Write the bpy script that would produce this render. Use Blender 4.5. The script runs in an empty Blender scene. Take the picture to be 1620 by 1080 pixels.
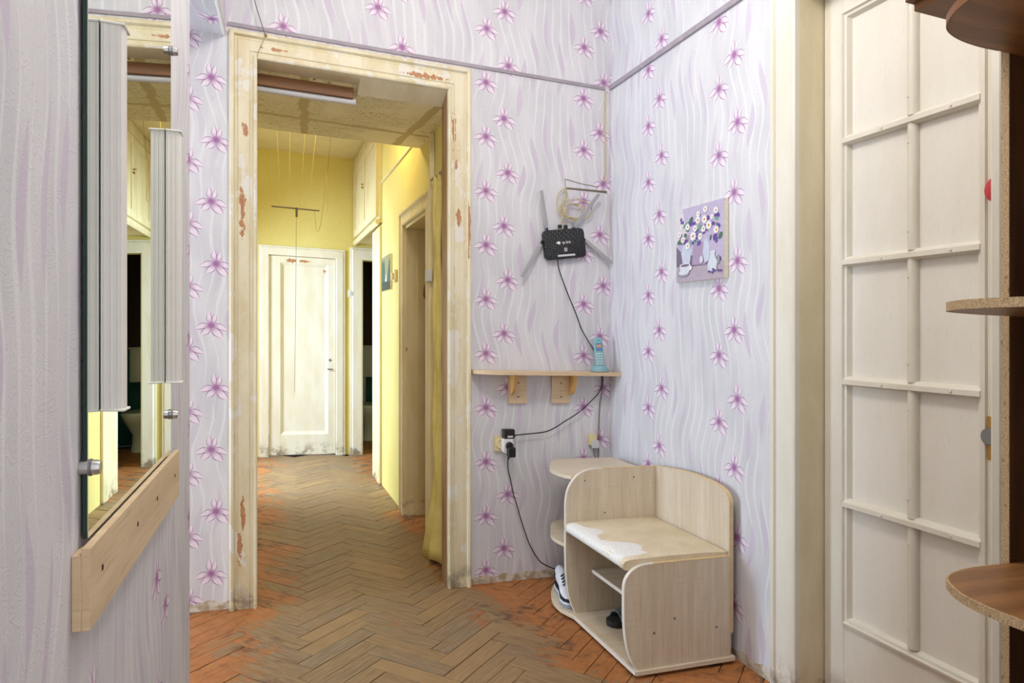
import bpy, bmesh, math, random
from mathutils import Vector, Matrix, noise as mnoise

random.seed(7)
SC = bpy.context.scene
COL = SC.collection
PI = math.pi

# ------------------------------------------------------------------ camera, world, light, exposure
# Metres. X runs to the right along the wall with the doorway, Y into the flat, Z up.
# All geometry is sheared to match the sloping horizontals in the view: floors, lintels and ceilings fall 3.3 cm per metre towards +X while
# the walls stay plumb.  Everything is drawn level first and gets that shear in finish().
SHEAR = 0.033

cam_d = bpy.data.cameras.new('camera')
cam_d.sensor_width = 36.0
cam_d.lens = 24.0
cam_d.shift_y = -18.0 / 1620.0
cam_d.clip_start = 0.02
cam = bpy.data.objects.new('camera', cam_d)
COL.objects.link(cam)
cam.location = (0, 0, 1.25)
cam.rotation_euler = (PI / 2, 0, -math.atan(395 / 1080))
SC.camera = cam

world = bpy.data.worlds.new('world')
SC.world = world
world.use_nodes = True
bg = world.node_tree.nodes['Background']
bg.inputs[0].default_value = (1.0, 0.985, 0.965, 1)
bg.inputs[1].default_value = 1.15


def light(name, kind, loc, energy, color, size=0.2, size_y=None, aim=None):
    l = bpy.data.lights.new(name, kind)
    l.energy = energy
    l.color = color
    if kind == 'AREA':
        l.shape = 'RECTANGLE' if size_y else 'DISK'
        l.size = size
        if size_y:
            l.size_y = size_y
    else:
        l.shadow_soft_size = size
    o = bpy.data.objects.new(name, l)
    COL.objects.link(o)
    o.location = (loc[0], loc[1], loc[2] - SHEAR * loc[0])
    if aim:
        d = Vector(aim) - Vector(loc)
        o.rotation_euler = d.to_track_quat('-Z', 'Y').to_euler()
    return o


light('room_ceiling_lamp', 'POINT', (0.52, 1.50, 3.0), 44, (1.0, 0.95, 0.88), 0.18)
light('side_window_daylight', 'AREA', (-3.0, 3.08, 1.0), 74, (0.68, 0.84, 1.0), 0.5, 1.5, (1.7, 2.3, 0.8))
light('corridor_bulb', 'POINT', (0.55, 4.62, 2.74), 12, (1.0, 0.80, 0.42), 0.05)
light('corridor_window_daylight', 'AREA', (-1.7, 6.15, 1.75), 165, (0.66, 0.83, 1.0), 1.0, 1.2, (0.5, 5.95, 0.0))

SC.view_settings.view_transform = 'Standard'
SC.view_settings.look = 'None'
SC.view_settings.gamma = 1.0
SC.view_settings.use_curve_mapping = False
SC.view_settings.exposure = 0.32


# ------------------------------------------------------------------ node expressions
def lin(c):
    out = []
    for v in c[:3]:
        v = v / 255.0
        out.append(v / 12.92 if v <= 0.04045 else ((v + 0.055) / 1.055) ** 2.4)
    return (out[0], out[1], out[2], 1.0)


class E:
    """a float socket with arithmetic"""
    def __init__(self, g, s):
        self.g, self.s = g, s

    def _m(self, op, *a):
        return self.g.math(op, self, *a)

    def __add__(self, o): return self._m('ADD', o)
    __radd__ = __add__
    def __sub__(self, o): return self._m('SUBTRACT', o)
    def __rsub__(self, o): return self.g.math('SUBTRACT', o, self)
    def __mul__(self, o): return self._m('MULTIPLY', o)
    __rmul__ = __mul__
    def __truediv__(self, o): return self._m('DIVIDE', o)
    def __rtruediv__(self, o): return self.g.math('DIVIDE', o, self)
    def __pow__(self, o): return self._m('POWER', o)
    def sin(self): return self._m('SINE')
    def fract(self): return self._m('FRACT')
    def floor(self): return self._m('FLOOR')
    def abs(self): return self._m('ABSOLUTE')
    def sqrt(self): return self._m('SQRT')
    def max(self, o): return self._m('MAXIMUM', o)
    def min(self, o): return self._m('MINIMUM', o)
    def lt(self, o): return self._m('LESS_THAN', o)
    def gt(self, o): return self._m('GREATER_THAN', o)
    def step(self, a, b):
        """smooth 0..1 as self goes from a to b"""
        n = self.g.node('ShaderNodeMapRange')
        n.interpolation_type = 'SMOOTHSTEP'
        self.g.put(n.inputs[0], self)
        self.g.put(n.inputs[1], a)
        self.g.put(n.inputs[2], b)
        return E(self.g, n.outputs[0])


class G:
    def __init__(self, name, rough=0.6, spec=0.4, metal=0.0):
        self.m = bpy.data.materials.new(name)
        self.m.use_nodes = True
        self.t = self.m.node_tree
        self.b = self.t.nodes['Principled BSDF']
        self.b.inputs['Roughness'].default_value = rough
        self.b.inputs['Specular IOR Level'].default_value = spec
        self.b.inputs['Metallic'].default_value = metal

    def node(self, kind):
        return self.t.nodes.new(kind)

    def put(self, inp, v):
        if isinstance(v, E):
            self.t.links.new(v.s, inp)
        elif hasattr(v, 'is_output'):
            self.t.links.new(v, inp)
        else:
            inp.default_value = v

    def math(self, op, *a):
        n = self.node('ShaderNodeMath')
        n.operation = op
        for i, v in enumerate(a):
            self.put(n.inputs[i], v)
        return E(self, n.outputs[0])

    def uv(self):
        n = self.node('ShaderNodeUVMap')
        s = self.node('ShaderNodeSeparateXYZ')
        self.t.links.new(n.outputs[0], s.inputs[0])
        return E(self, s.outputs[0]), E(self, s.outputs[1])

    def pos(self):
        n = self.node('ShaderNodeNewGeometry')
        s = self.node('ShaderNodeSeparateXYZ')
        self.t.links.new(n.outputs['Position'], s.inputs[0])
        x, y, z = (E(self, s.outputs[i]) for i in range(3))
        return x, y, z + x * SHEAR

    def vec(self, x, y, z=0.0):
        n = self.node('ShaderNodeCombineXYZ')
        for i, v in enumerate((x, y, z)):
            self.put(n.inputs[i], v)
        return n.outputs[0]

    def noise(self, vec, scale=1.0, detail=3.0, rough=0.55, dist=0.0):
        n = self.node('ShaderNodeTexNoise')
        self.put(n.inputs['Vector'], vec)
        n.inputs['Scale'].default_value = scale
        n.inputs['Detail'].default_value = detail
        n.inputs['Roughness'].default_value = rough
        n.inputs['Distortion'].default_value = dist
        return E(self, n.outputs[0])

    def rand(self, v):
        n = self.node('ShaderNodeTexWhiteNoise')
        n.noise_dimensions = '1D'
        self.put(n.inputs['W'], v)
        return E(self, n.outputs[0])

    def objrand(self):
        n = self.node('ShaderNodeObjectInfo')
        return E(self, n.outputs['Random'])

    def attr(self, name):
        n = self.node('ShaderNodeAttribute')
        n.attribute_name = name
        return E(self, n.outputs['Fac'])

    def mix(self, f, a, b):
        n = self.node('ShaderNodeMix')
        n.data_type = 'RGBA'
        n.clamp_factor = True
        self.put(n.inputs[0], f)
        self.put(n.inputs[6], a)
        self.put(n.inputs[7], b)
        return n.outputs[2]

    def base(self, c):
        self.put(self.b.inputs['Base Color'], c)

    def rough(self, r):
        self.put(self.b.inputs['Roughness'], r)

    def bump(self, h, strength=0.3, dist=0.002):
        n = self.node('ShaderNodeBump')
        n.inputs['Strength'].default_value = strength
        n.inputs['Distance'].default_value = dist
        self.put(n.inputs['Height'], h)
        self.t.links.new(n.outputs[0], self.b.inputs['Normal'])


def plain(name, c, rough=0.55, spec=0.4, metal=0.0, var=0.06, scale=30.0, bump=0.0):
    g = G(name, rough, spec, metal)
    n = g.node('ShaderNodeTexCoord')
    k = g.noise(n.outputs['Object'], scale, 3.0)
    c0 = lin(c)
    lo = tuple(v * (1 - var) for v in c0[:3]) + (1,)
    hi = tuple(min(1, v * (1 + var)) for v in c0[:3]) + (1,)
    g.base(g.mix(k.step(0.3, 0.7), lo, hi))
    if bump:
        g.bump(k, bump, 0.002)
    return g.m


# ------------------------------------------------------------------ materials
def make_wallpaper():
    g = G('lily_wallpaper', 0.62, 0.25)
    u, v = g.uv()
    PX, PZ = 0.549, 0.275
    # two lilies per repeat; take the nearer one
    ax = ((u / PX + 0.5).fract() - 0.5) * PX
    ay = ((v / PZ + 0.5).fract() - 0.5) * PZ
    ub, vb = u - 0.107, v - 0.104
    row = (vb / PZ + 0.5).floor()
    par = (row * 0.5).fract() * 2.0
    bx = ((ub / PX + 0.5).fract() - 0.5) * PX - par * 0.02 + 0.01
    by = ((vb / PZ + 0.5).fract() - 0.5) * PZ
    la = ax * ax + ay * ay
    lb = bx * bx + by * by
    sel = lb.lt(la)
    x = ax + (bx - ax) * sel
    y = ay + (by - ay) * sel
    r = (x * x + y * y).sqrt()
    outline = fill = streak = None
    for ang, ln, wd, bend in ((2, .068, .0135, -5.0), (58, .056, .0105, 4.0), (112, .062, .0115, -4.0),
                              (176, .066, .0135, 5.0), (238, .060, .0140, -3.0), (300, .072, .0165, 2.5)):
        ca, sa = math.cos(math.radians(ang)), math.sin(math.radians(ang))
        px = x * ca + y * sa
        py = y * ca - x * sa - (px * px) * bend
        t = px / ln
        h = (t * (1.0 - t)).max(0.01) * (4.0 * wd) * (0.8 + t * 0.5)
        e = py.abs() / h
        inside = e.lt(1.0) * t.gt(0.02) * t.lt(1.0)
        ol = inside * e.step(0.62, 0.92) * t.step(0.10, 0.45)
        st = inside * (1.0 - t.step(0.12, 0.58)) * (0.62 + 0.38 * ((py * 1300.0).sin()))
        outline = ol if outline is None else outline.max(ol)
        fill = inside if fill is None else fill.max(inside)
        streak = st if streak is None else streak.max(st)
    heart = 1.0 - r.step(0.006, 0.026)
    # fine contour hatching and pale floral linework
    vv = g.vec(u, v)
    n1 = g.noise(vv, 11.0, 2.0, 0.5, 0.6)
    hatch = ((n1 * 34.0).fract() - 0.5).abs().step(0.30, 0.46)
    n2 = g.noise(vv, 240.0, 2.0)
    # leaf-shaped mauve ribbons and white waves between the lily columns
    s = u + 0.014 * ((v * 11.4).sin()) + 0.009 * ((v * 19.0 + u * 6.0).sin())
    q = s / 0.074
    cell = q.floor()
    rr = g.rand(cell)
    off = q.fract() - 0.5
    wid = ((v * (11.0 + rr * 5.0) + rr * 26.0 + u * 3.0).sin() - 0.15).max(0.0) * (0.17 + rr * 0.10)
    rib = 1.0 - (off.abs() - wid).step(-0.03, 0.03)
    rib = rib * wid.gt(0.005)
    colmask = ((u / PX - 0.1).fract() - 0.5).abs()          # 0.5 at the lilies
    rib = rib * (1.0 - 0.45 * colmask.step(0.30, 0.42))
    q2 = (s + 0.012 * ((v * 7.3 + 1.0).sin())) / 0.047 + 0.37
    r2 = g.rand(q2.floor() + 31.0)
    wid2 = ((v * 9.0 + r2 * 6.283).sin() * 0.5 + 0.6) * 0.13
    wav = 1.0 - ((q2.fract() - 0.5).abs() - wid2).step(-0.03, 0.03)
    soft = g.noise(g.vec(u, v * 0.35), 7.0, 2.0)
    c = g.mix(soft.step(0.35, 0.65), lin((206, 207, 213)), lin((219, 219, 224)))
    c = g.mix(hatch * 0.26, c, lin((190, 184, 196)))
    c = g.mix(wav * 0.60, c, lin((229, 231, 236)))
    c = g.mix(rib * 0.85, c, lin((203, 194, 211)))
    c = g.mix(n2.step(0.35, 0.65) * 0.10, c, lin((180, 172, 190)))
    c = g.mix(fill * 0.85, c, lin((233, 222, 235)))
    c = g.mix(outline * 0.90, c, lin((152, 84, 154)))
    c = g.mix(streak.max(heart * 0.85) * 0.95, c, lin((142, 62, 142)))
    # torn lower edge: bare plaster above the floor
    px_, py_, h = g.pos()
    edge = g.noise(g.vec(px_ + py_, 0.0), 9.0, 4.0) * 0.075 + 0.002
    bare = 1.0 - (h - edge).step(-0.002, 0.002)
    pn = g.noise(g.vec(px_ + py_, h), 22.0, 4.0)
    c = g.mix(bare, c, g.mix(pn.step(0.4, 0.6), lin((172, 155, 130)), lin((214, 208, 196))))
    g.base(c)
    g.bump(hatch * 0.6 + n2 * 0.6, 0.25, 0.0012)
    return g.m


def make_paint(name, base, stain, white=0.0, chip=0.0, chips=(), rough=0.45, axis=1, scale=1.0):
    """old oil paint: yellowed stains, scraped white filler, chips down to orange-brown primer"""
    g = G(name, rough, 0.4)
    u, v = g.uv()
    if axis:
        vec = g.vec(u * 5.0 * scale, v * 1.3 * scale)
    else:
        vec = g.vec(u * 1.3 * scale, v * 5.0 * scale)
    px, py, pz = g.pos()
    w3 = g.vec(px, py, pz)
    n1 = g.noise(vec, 1.6, 4.0, 0.6)
    n2 = g.noise(w3, 9.0, 5.0, 0.62)
    fine = g.noise(vec, 22.0, 4.0, 0.6)
    c = g.mix(n1.step(0.36, 0.66), lin(base), lin(stain))
    c = g.mix(fine.step(0.52, 0.75) * 0.13, c, lin(tuple(int(k * 0.78) for k in stain)))
    h = fine * 0.5
    if white:
        wm = (n1 * 0.5 + n2 * 0.5).step(0.66 - white, 0.70 - white)
        c = g.mix(wm * 0.65, c, lin((226, 226, 224)))
        h = h - wm * 0.4
    if chip:
        n3 = g.noise(vec, 3.1, 3.0, 0.5)
        cm = (n3 * 0.72 + n2 * 0.28).step(0.735 - chip, 0.742 - chip)
        c = g.mix(cm, c, g.mix(n2.step(0.4, 0.6), lin((176, 112, 66)), lin((150, 98, 66))))
        h = h - cm
    nch = g.noise(g.vec(u * 2.2, v), 26.0, 3.0, 0.6)
    for cu, cv, ru, rv in chips:
        d = (((u - cu) / ru).abs() ** 2.0 + ((v - cv) / rv).abs() ** 2.0).sqrt() + (nch - 0.5) * 3.4
        cm = 1.0 - d.step(0.93, 1.0)
        c = g.mix(cm, c, g.mix(fine.step(0.4, 0.6), lin((188, 136, 94)), lin((166, 116, 80))))
        h = h - cm
    # scuffs near the floor
    lowm = (1.0 - pz.step(0.02, 0.16)) * n2.step(0.45, 0.62)
    c = g.mix(lowm * 0.8, c, lin((120, 98, 72)))
    g.base(c)
    g.bump(h, 0.35, 0.0015)
    return g.m


def make_parquet():
    g = G('worn_parquet', 0.45, 0.25)
    u, v = g.uv()
    rnd = (g.objrand() + g.attr('tone')).fract()
    x, y, z = g.pos()
    off = rnd * 37.0
    grain = g.noise(g.vec(u * 9.0 + off, v * 110.0 + off), 1.0, 4.0, 0.6, 0.4)
    fine = g.noise(g.vec(u * 30.0 + off, v * 420.0), 1.0, 2.0)
    w = g.vec(x, y, 0.0)
    big = g.noise(w, 1.9, 4.0, 0.6)
    scuff = g.noise(g.vec(u * 14.0 + off, v * 30.0 + off), 1.0, 5.0, 0.65)
    wood = g.mix(grain.step(0.3, 0.72), lin((154, 128, 95)), lin((126, 102, 74)))
    wood = g.mix(fine.step(0.5, 0.8) * 0.25, wood, lin((100, 78, 56)))
    grey = g.mix(grain.step(0.3, 0.7), lin((144, 127, 106)), lin((116, 101, 84)))
    wood = g.mix((rnd - 0.55).max(0.0) * 1.3, wood, grey)
    wood = g.mix((0.35 - rnd).max(0.0) * 1.3, wood, lin((166, 134, 94)))
    # remains of orange-red paint: along the walls and corners, walked off in the middle
    walk = ((x - 0.47 - 0.06 * (3.4 - y).max(0.0)).abs() - 0.20 - 0.10 * (3.3 - y).max(0.0)).max(0.0)
    near = (3.35 - y).max(0.0)
    mask = walk * 2.6 + (big - 0.5) * 2.2 + (scuff - 0.5) * 1.9 - near * 0.28 + (rnd - 0.5) * 0.5
    om = mask.step(0.42, 0.72)
    orange = g.mix(scuff.step(0.3, 0.7), lin((192, 120, 62)), lin((160, 98, 52)))
    c = g.mix(om * 0.78, wood, orange)
    dirt = (g.noise(w, 3.7, 5.0, 0.65) * 0.6 + scuff * 0.4).step(0.50, 0.62) * walk.step(0.02, 0.30)
    c = g.mix(dirt * 0.85, c, lin((84, 68, 58)))
    g.base(c)
    g.rough(0.30 + grain * 0.25 + scuff * 0.12)
    g.bump(grain * 0.5 + fine * 0.4 + scuff * 0.3, 0.25, 0.001)
    return g.m


def make_laminate(name, a, b, axis=1, linen=0.35, rough=0.42):
    g = G(name, rough, 0.4)
    u, v = g.uv()
    if axis == 0:
        u, v = v, u
    s1 = g.noise(g.vec(u * 26.0, v * 1.2), 1.0, 3.0, 0.6)
    s2 = g.noise(g.vec(u * 260.0, v * 6.0), 1.0, 2.0)
    s3 = g.noise(g.vec(u * 9.0, v * 420.0), 1.0, 2.0)
    c = g.mix(s1.step(0.3, 0.7), lin(a), lin(b))
    c = g.mix(s2.step(0.45, 0.7) * linen, c, lin(tuple(int(k * 0.82) for k in b)))
    c = g.mix(s3.step(0.5, 0.72) * linen * 0.9, c, lin(tuple(int(k * 0.86) for k in b)))
    g.base(c)
    return g.m


def make_wood(name, a, b, axis=1, rough=0.5, sc=1.0):
    g = G(name, rough, 0.4)
    u, v = g.uv()
    if axis == 0:
        u, v = v, u
    n = g.noise(g.vec(u * 30.0 * sc, v * 2.2 * sc), 1.0, 4.0, 0.6, 0.6)
    f = g.noise(g.vec(u * 300.0 * sc, v * 12.0 * sc), 1.0, 2.0)
    c = g.mix(n.step(0.3, 0.7), lin(a), lin(b))
    c = g.mix(f.step(0.5, 0.75) * 0.4, c, lin(tuple(int(k * 0.75) for k in b)))
    g.base(c)
    g.bump(f, 0.12, 0.0006)
    return g.m


def make_chipboard():
    g = G('raw_chipboard_edge', 0.8, 0.2)
    x, y, z = g.pos()
    n = g.noise(g.vec(x, y, z), 420.0, 3.0, 0.7)
    n2 = g.noise(g.vec(x, y, z * 0.4), 150.0, 2.0)
    c = g.mix(n.step(0.35, 0.65), lin((156, 130, 98)), lin((208, 186, 150)))
    c = g.mix(n2.step(0.6, 0.72) * 0.6, c, lin((104, 74, 48)))
    g.base(c)
    g.bump(n, 0.3, 0.0008)
    return g.m


def make_yellow_wall():
    g = G('yellow_corridor_paper', 0.6, 0.25)
    u, v = g.uv()
    n = g.noise(g.vec(u, v), 60.0, 4.0, 0.65, 0.5)
    n2 = g.noise(g.vec(u, v), 1.5, 3.0)
    c = g.mix(n2.step(0.3, 0.7), lin((226, 213, 140)), lin((219, 204, 124)))
    c = g.mix(n.step(0.45, 0.7) * 0.35, c, lin((204, 190, 112)))
    g.base(c)
    g.bump(n, 0.45, 0.003)
    return g.m


def make_cracked_ceiling():
    g = G('cracked_ceiling_paint', 0.6, 0.25)
    x, y, z = g.pos()
    vv = g.vec(x * 1.5, y * 4.6, z * 5.0)
    n = g.noise(vv, 6.5, 1.5, 0.5, 1.2)
    zone = g.noise(g.vec(x, y, z), 2.3, 3.0, 0.5)
    cr = ((n * 8.0).fract() - 0.5).abs()
    crack = (1.0 - cr.step(0.03, 0.10)) * zone.step(0.42, 0.50)
    c = g.mix(zone.step(0.35, 0.65), lin((243, 237, 212)), lin((236, 228, 196)))
    # patched seams between the boards
    wob = (g.noise(g.vec(x, y, 0.0), 9.0, 3.0) - 0.5) * 0.05
    seam1 = 1.0 - (y - 3.93 + wob - (x - 0.4) * 0.05).abs().step(0.016, 0.022)
    seam2 = 1.0 - ((x - 0.215 + wob - (y - 3.9) * 0.06).abs()).step(0.020, 0.026)
    seam3 = 1.0 - ((x - 0.80 + wob + (y - 3.9) * 0.1).abs()).step(0.020, 0.026)
    seam = seam1.max(seam2).max(seam3)
    c = g.mix(seam * 0.75, c, lin((186, 166, 112)))
    c = g.mix(crack * (1.0 - seam) * 0.85, c, lin((112, 92, 56)))
    g.base(c)
    g.bump(crack * -1.0 + seam * 0.5 + n * 0.3, 0.4, 0.003)
    return g.m


def make_fabric(name, a, b, scale=300.0, rough=0.85):
    g = G(name, rough, 0.15)
    u, v = g.uv()
    n = g.noise(g.vec(u, v), scale, 2.0)
    n2 = g.noise(g.vec(u, v), 9.0, 3.0)
    c = g.mix(n2.step(0.3, 0.7), lin(a), lin(b))
    c = g.mix(n.step(0.4, 0.7) * 0.3, c, lin(tuple(int(k * 0.8) for k in b)))
    g.base(c)
    g.bump(n, 0.2, 0.001)
    return g.m


def make_router_black():
    g = G('router_black', 0.42, 0.5)
    u, v = g.uv()
    w = ((u * 0.75 - v) * 330.0 + ((u + v) * 220.0).sin() * 1.5).sin()
    g.base(g.mix(w.step(-0.4, 0.6), lin((16, 17, 21)), lin((34, 35, 41))))
    g.bump(w, 0.7, 0.0018)
    return g.m


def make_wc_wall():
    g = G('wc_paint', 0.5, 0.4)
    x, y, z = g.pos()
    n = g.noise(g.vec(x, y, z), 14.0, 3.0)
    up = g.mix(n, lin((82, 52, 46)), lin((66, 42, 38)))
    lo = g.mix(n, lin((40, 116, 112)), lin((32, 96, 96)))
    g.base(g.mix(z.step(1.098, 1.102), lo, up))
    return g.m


def make_mirror():
    g = G('mirror_glass', 0.0, 0.5, 1.0)
    g.base(lin((226, 232, 226)))
    return g.m


M = {}
M['wallpaper'] = make_wallpaper()
M['casing'] = make_paint('casing_paint', (224, 216, 190), (208, 194, 156), white=0.13, chip=0.0, chips=(
    (-0.075, 2.14, .010, .035), (-0.083, 1.79, .011, .115), (-0.083, 0.43, .011, .06), (-0.095, 0.27, .010, .06),
    (0.892, 2.27, .011, .07), (0.965, 1.79, .008, .14), (0.915, 1.84, .016, .035), (0.905, 2.10, .008, .02),
    (0.06, 2.523, .05, .007), (0.74, 2.515, .09, .012)))
M['door_paint'] = make_paint('door_oil_paint', (226, 222, 211), (219, 214, 200), rough=0.42)
M['jamb_paint'] = make_paint('jamb_oil_paint', (226, 216, 188), (216, 204, 172), rough=0.4)
M['pane_paint'] = make_paint('painted_pane', (229, 226, 217), (225, 221, 210), rough=0.3)
M['far_paint'] = make_paint('corridor_door_paint', (232, 230, 220), (225, 219, 200), white=0.02, chips=(
    (0.28, 1.953, .055, .018), (0.40, 1.955, .05, .014), (0.60, 1.865, .016, .022)))
M['chip_paint'] = make_paint('chipped_cream_paint', (232, 216, 168), (220, 200, 146), white=0.0, chip=0.085)
M['cab_paint'] = make_paint('cabinet_cream_paint', (226, 214, 176), (212, 198, 152))
M['jamb_brown'] = make_paint('scuffed_jamb_paint', (150, 118, 84), (128, 94, 66), white=0.0)
M['plaster'] = plain('white_plaster', (228, 226, 220), 0.7, 0.2, var=0.03)
M['parquet'] = make_parquet()
M['subfloor'] = plain('dark_subfloor', (38, 28, 20), 0.9, 0.1)
M['yellow'] = make_yellow_wall()
M['crack'] = make_cracked_ceiling()
M['ceil'] = plain('corridor_ceiling_paint', (226, 216, 180), 0.7, 0.2, var=0.03, scale=6)
M['rail'] = plain('papered_rail', (162, 154, 164), 0.7, 0.2, var=0.08, scale=14)
M['rail_top'] = plain('rail_top', (205, 200, 208), 0.7, 0.2)
M['oak'] = make_laminate('pale_oak_laminate', (220, 208, 189), (205, 190, 167))
M['oak_h'] = make_laminate('pale_oak_laminate_flat', (224, 212, 192), (212, 196, 170), axis=0)
M['oak_edge'] = plain('pale_edge_band', (224, 218, 208), 0.5, 0.4, var=0.04)
M['oak_warm'] = plain('warm_edge_band', (214, 190, 148), 0.5, 0.4, var=0.05)
M['gusset'] = make_laminate('honey_laminate', (214, 170, 104), (196, 150, 88), linen=0.15)
M['birch'] = make_wood('pale_birch_board', (222, 200, 168), (208, 182, 148), axis=0, rough=0.55, sc=0.6)
M['brown'] = make_wood('brown_wood_laminate', (150, 104, 62), (118, 78, 42), axis=0, rough=0.42, sc=0.8)
M['brown_dark'] = make_wood('dark_brown_laminate', (88, 54, 30), (60, 36, 20), rough=0.4)
M['brown_strip'] = make_wood('brown_pelmet_wood', (132, 88, 46), (108, 70, 36), axis=0)
M['chipboard'] = make_chipboard()
M['seat'] = make_fabric('worn_beige_leatherette', (226, 213, 187), (215, 200, 171), 120.0, 0.5)
M['foam'] = plain('torn_white_foam', (232, 232, 231), 0.9, 0.1, var=0.06, scale=90, bump=0.6)
M['white_pl'] = plain('white_plastic', (232, 232, 228), 0.4, 0.5, var=0.02)
M['ivory_pl'] = plain('ivory_plastic', (226, 212, 166), 0.4, 0.5, var=0.03)
M['grey_pl'] = plain('grey_plastic', (160, 160, 164), 0.4, 0.5, var=0.03)
M['black_pl'] = plain('black_plastic', (22, 22, 25), 0.4, 0.5, var=0.05)
M['router'] = make_router_black()
M['label'] = plain('pale_label', (205, 206, 208), 0.5, 0.3, var=0.02)
M['teal_pl'] = plain('teal_plastic', (126, 172, 180), 0.35, 0.5, var=0.03)
M['teal_dark'] = plain('teal_key_plastic', (196, 218, 222), 0.4, 0.5, var=0.03)
M['blue_scr'] = plain('blue_grey_screen', (86, 128, 176), 0.2, 0.6, var=0.03)
M['amber_scr'] = plain('amber_display', (196, 150, 108), 0.2, 0.6, var=0.03)
M['cable_b'] = plain('beige_cable', (192, 178, 140), 0.5, 0.4)
M['cable_k'] = plain('black_cable', (30, 28, 30), 0.5, 0.4)
M['cable_g'] = plain('grey_brown_cable', (110, 98, 86), 0.5, 0.4)
M['string'] = plain('pale_string', (236, 222, 150), 0.8, 0.2)
M['twine'] = plain('grey_twine', (150, 138, 110), 0.8, 0.2)
M['rod'] = plain('weathered_rod', (176, 168, 140), 0.7, 0.2)
M['metal'] = plain('brushed_metal', (190, 190, 192), 0.3, 0.5, 1.0)
M['steel_dull'] = plain('dull_steel', (140, 140, 142), 0.45, 0.5, 0.8)
M['brass'] = plain('old_brass', (180, 140, 70), 0.4, 0.5, 0.8)
M['screw'] = plain('dark_screw', (70, 62, 54), 0.5, 0.5, 0.6)
M['mirror'] = make_mirror()
M['glass_edge'] = plain('green_glass_edge', (10, 44, 32), 0.15, 0.6, var=0.02)
M['lamp_body'] = plain('ridged_lamp_plastic', (224, 222, 220), 0.35, 0.5, var=0.02)
M['dark_gap'] = plain('dark_gap', (60, 54, 56), 0.7, 0.2)
M['curtain'] = make_fabric('yellow_curtain', (232, 216, 140), (216, 198, 118), 260.0, 0.9)
M['dark_room'] = plain('unlit_room_shade', (70, 66, 50), 0.8, 0.1)  # darkness of the unlit side room put into its wall colour
M['wc'] = make_wc_wall()
M['porcelain'] = plain('porcelain', (226, 230, 230), 0.15, 0.6, var=0.02)
M['red'] = plain('red_plastic', (186, 52, 60), 0.35, 0.5, var=0.04)
M['shoe_w'] = plain('white_shoe_cloth', (222, 226, 234), 0.7, 0.3, var=0.05)
M['shoe_k'] = plain('navy_shoe_cloth', (34, 36, 48), 0.7, 0.3, var=0.06)
M['shoe_g'] = plain('grey_shoe_sole', (150, 156, 164), 0.6, 0.3)
M['slip_k'] = plain('dark_slipper_foam', (40, 36, 36), 0.7, 0.3)
M['slip_g'] = plain('grey_slipper_strap', (98, 104, 110), 0.65, 0.3)
# flat print colours of the two pictures
for nm, c in (('p_lilac', (186, 176, 204)), ('p_mauve', (168, 150, 178)), ('p_table', (176, 164, 178)), ('p_shade', (120, 108, 128)),
              ('p_white', (236, 234, 236)), ('p_yolk', (196, 140, 44)), ('p_violet', (104, 78, 150)), ('p_green', (86, 112, 98)),
              ('p_leaf', (122, 158, 150)), ('p_vase', (196, 204, 222)), ('p_cup', (206, 212, 224)), ('p_grey', (150, 152, 170)),
              ('p_pale', (212, 208, 214)), ('p_gsea', (64, 88, 76)), ('p_gdark', (44, 60, 50)), ('p_sky', (138, 138, 104)),
              ('p_card', (226, 220, 200))):
    M[nm] = plain(nm.replace('p_', 'print_'), c, 0.6, 0.3, var=0.05, scale=60)


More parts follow.
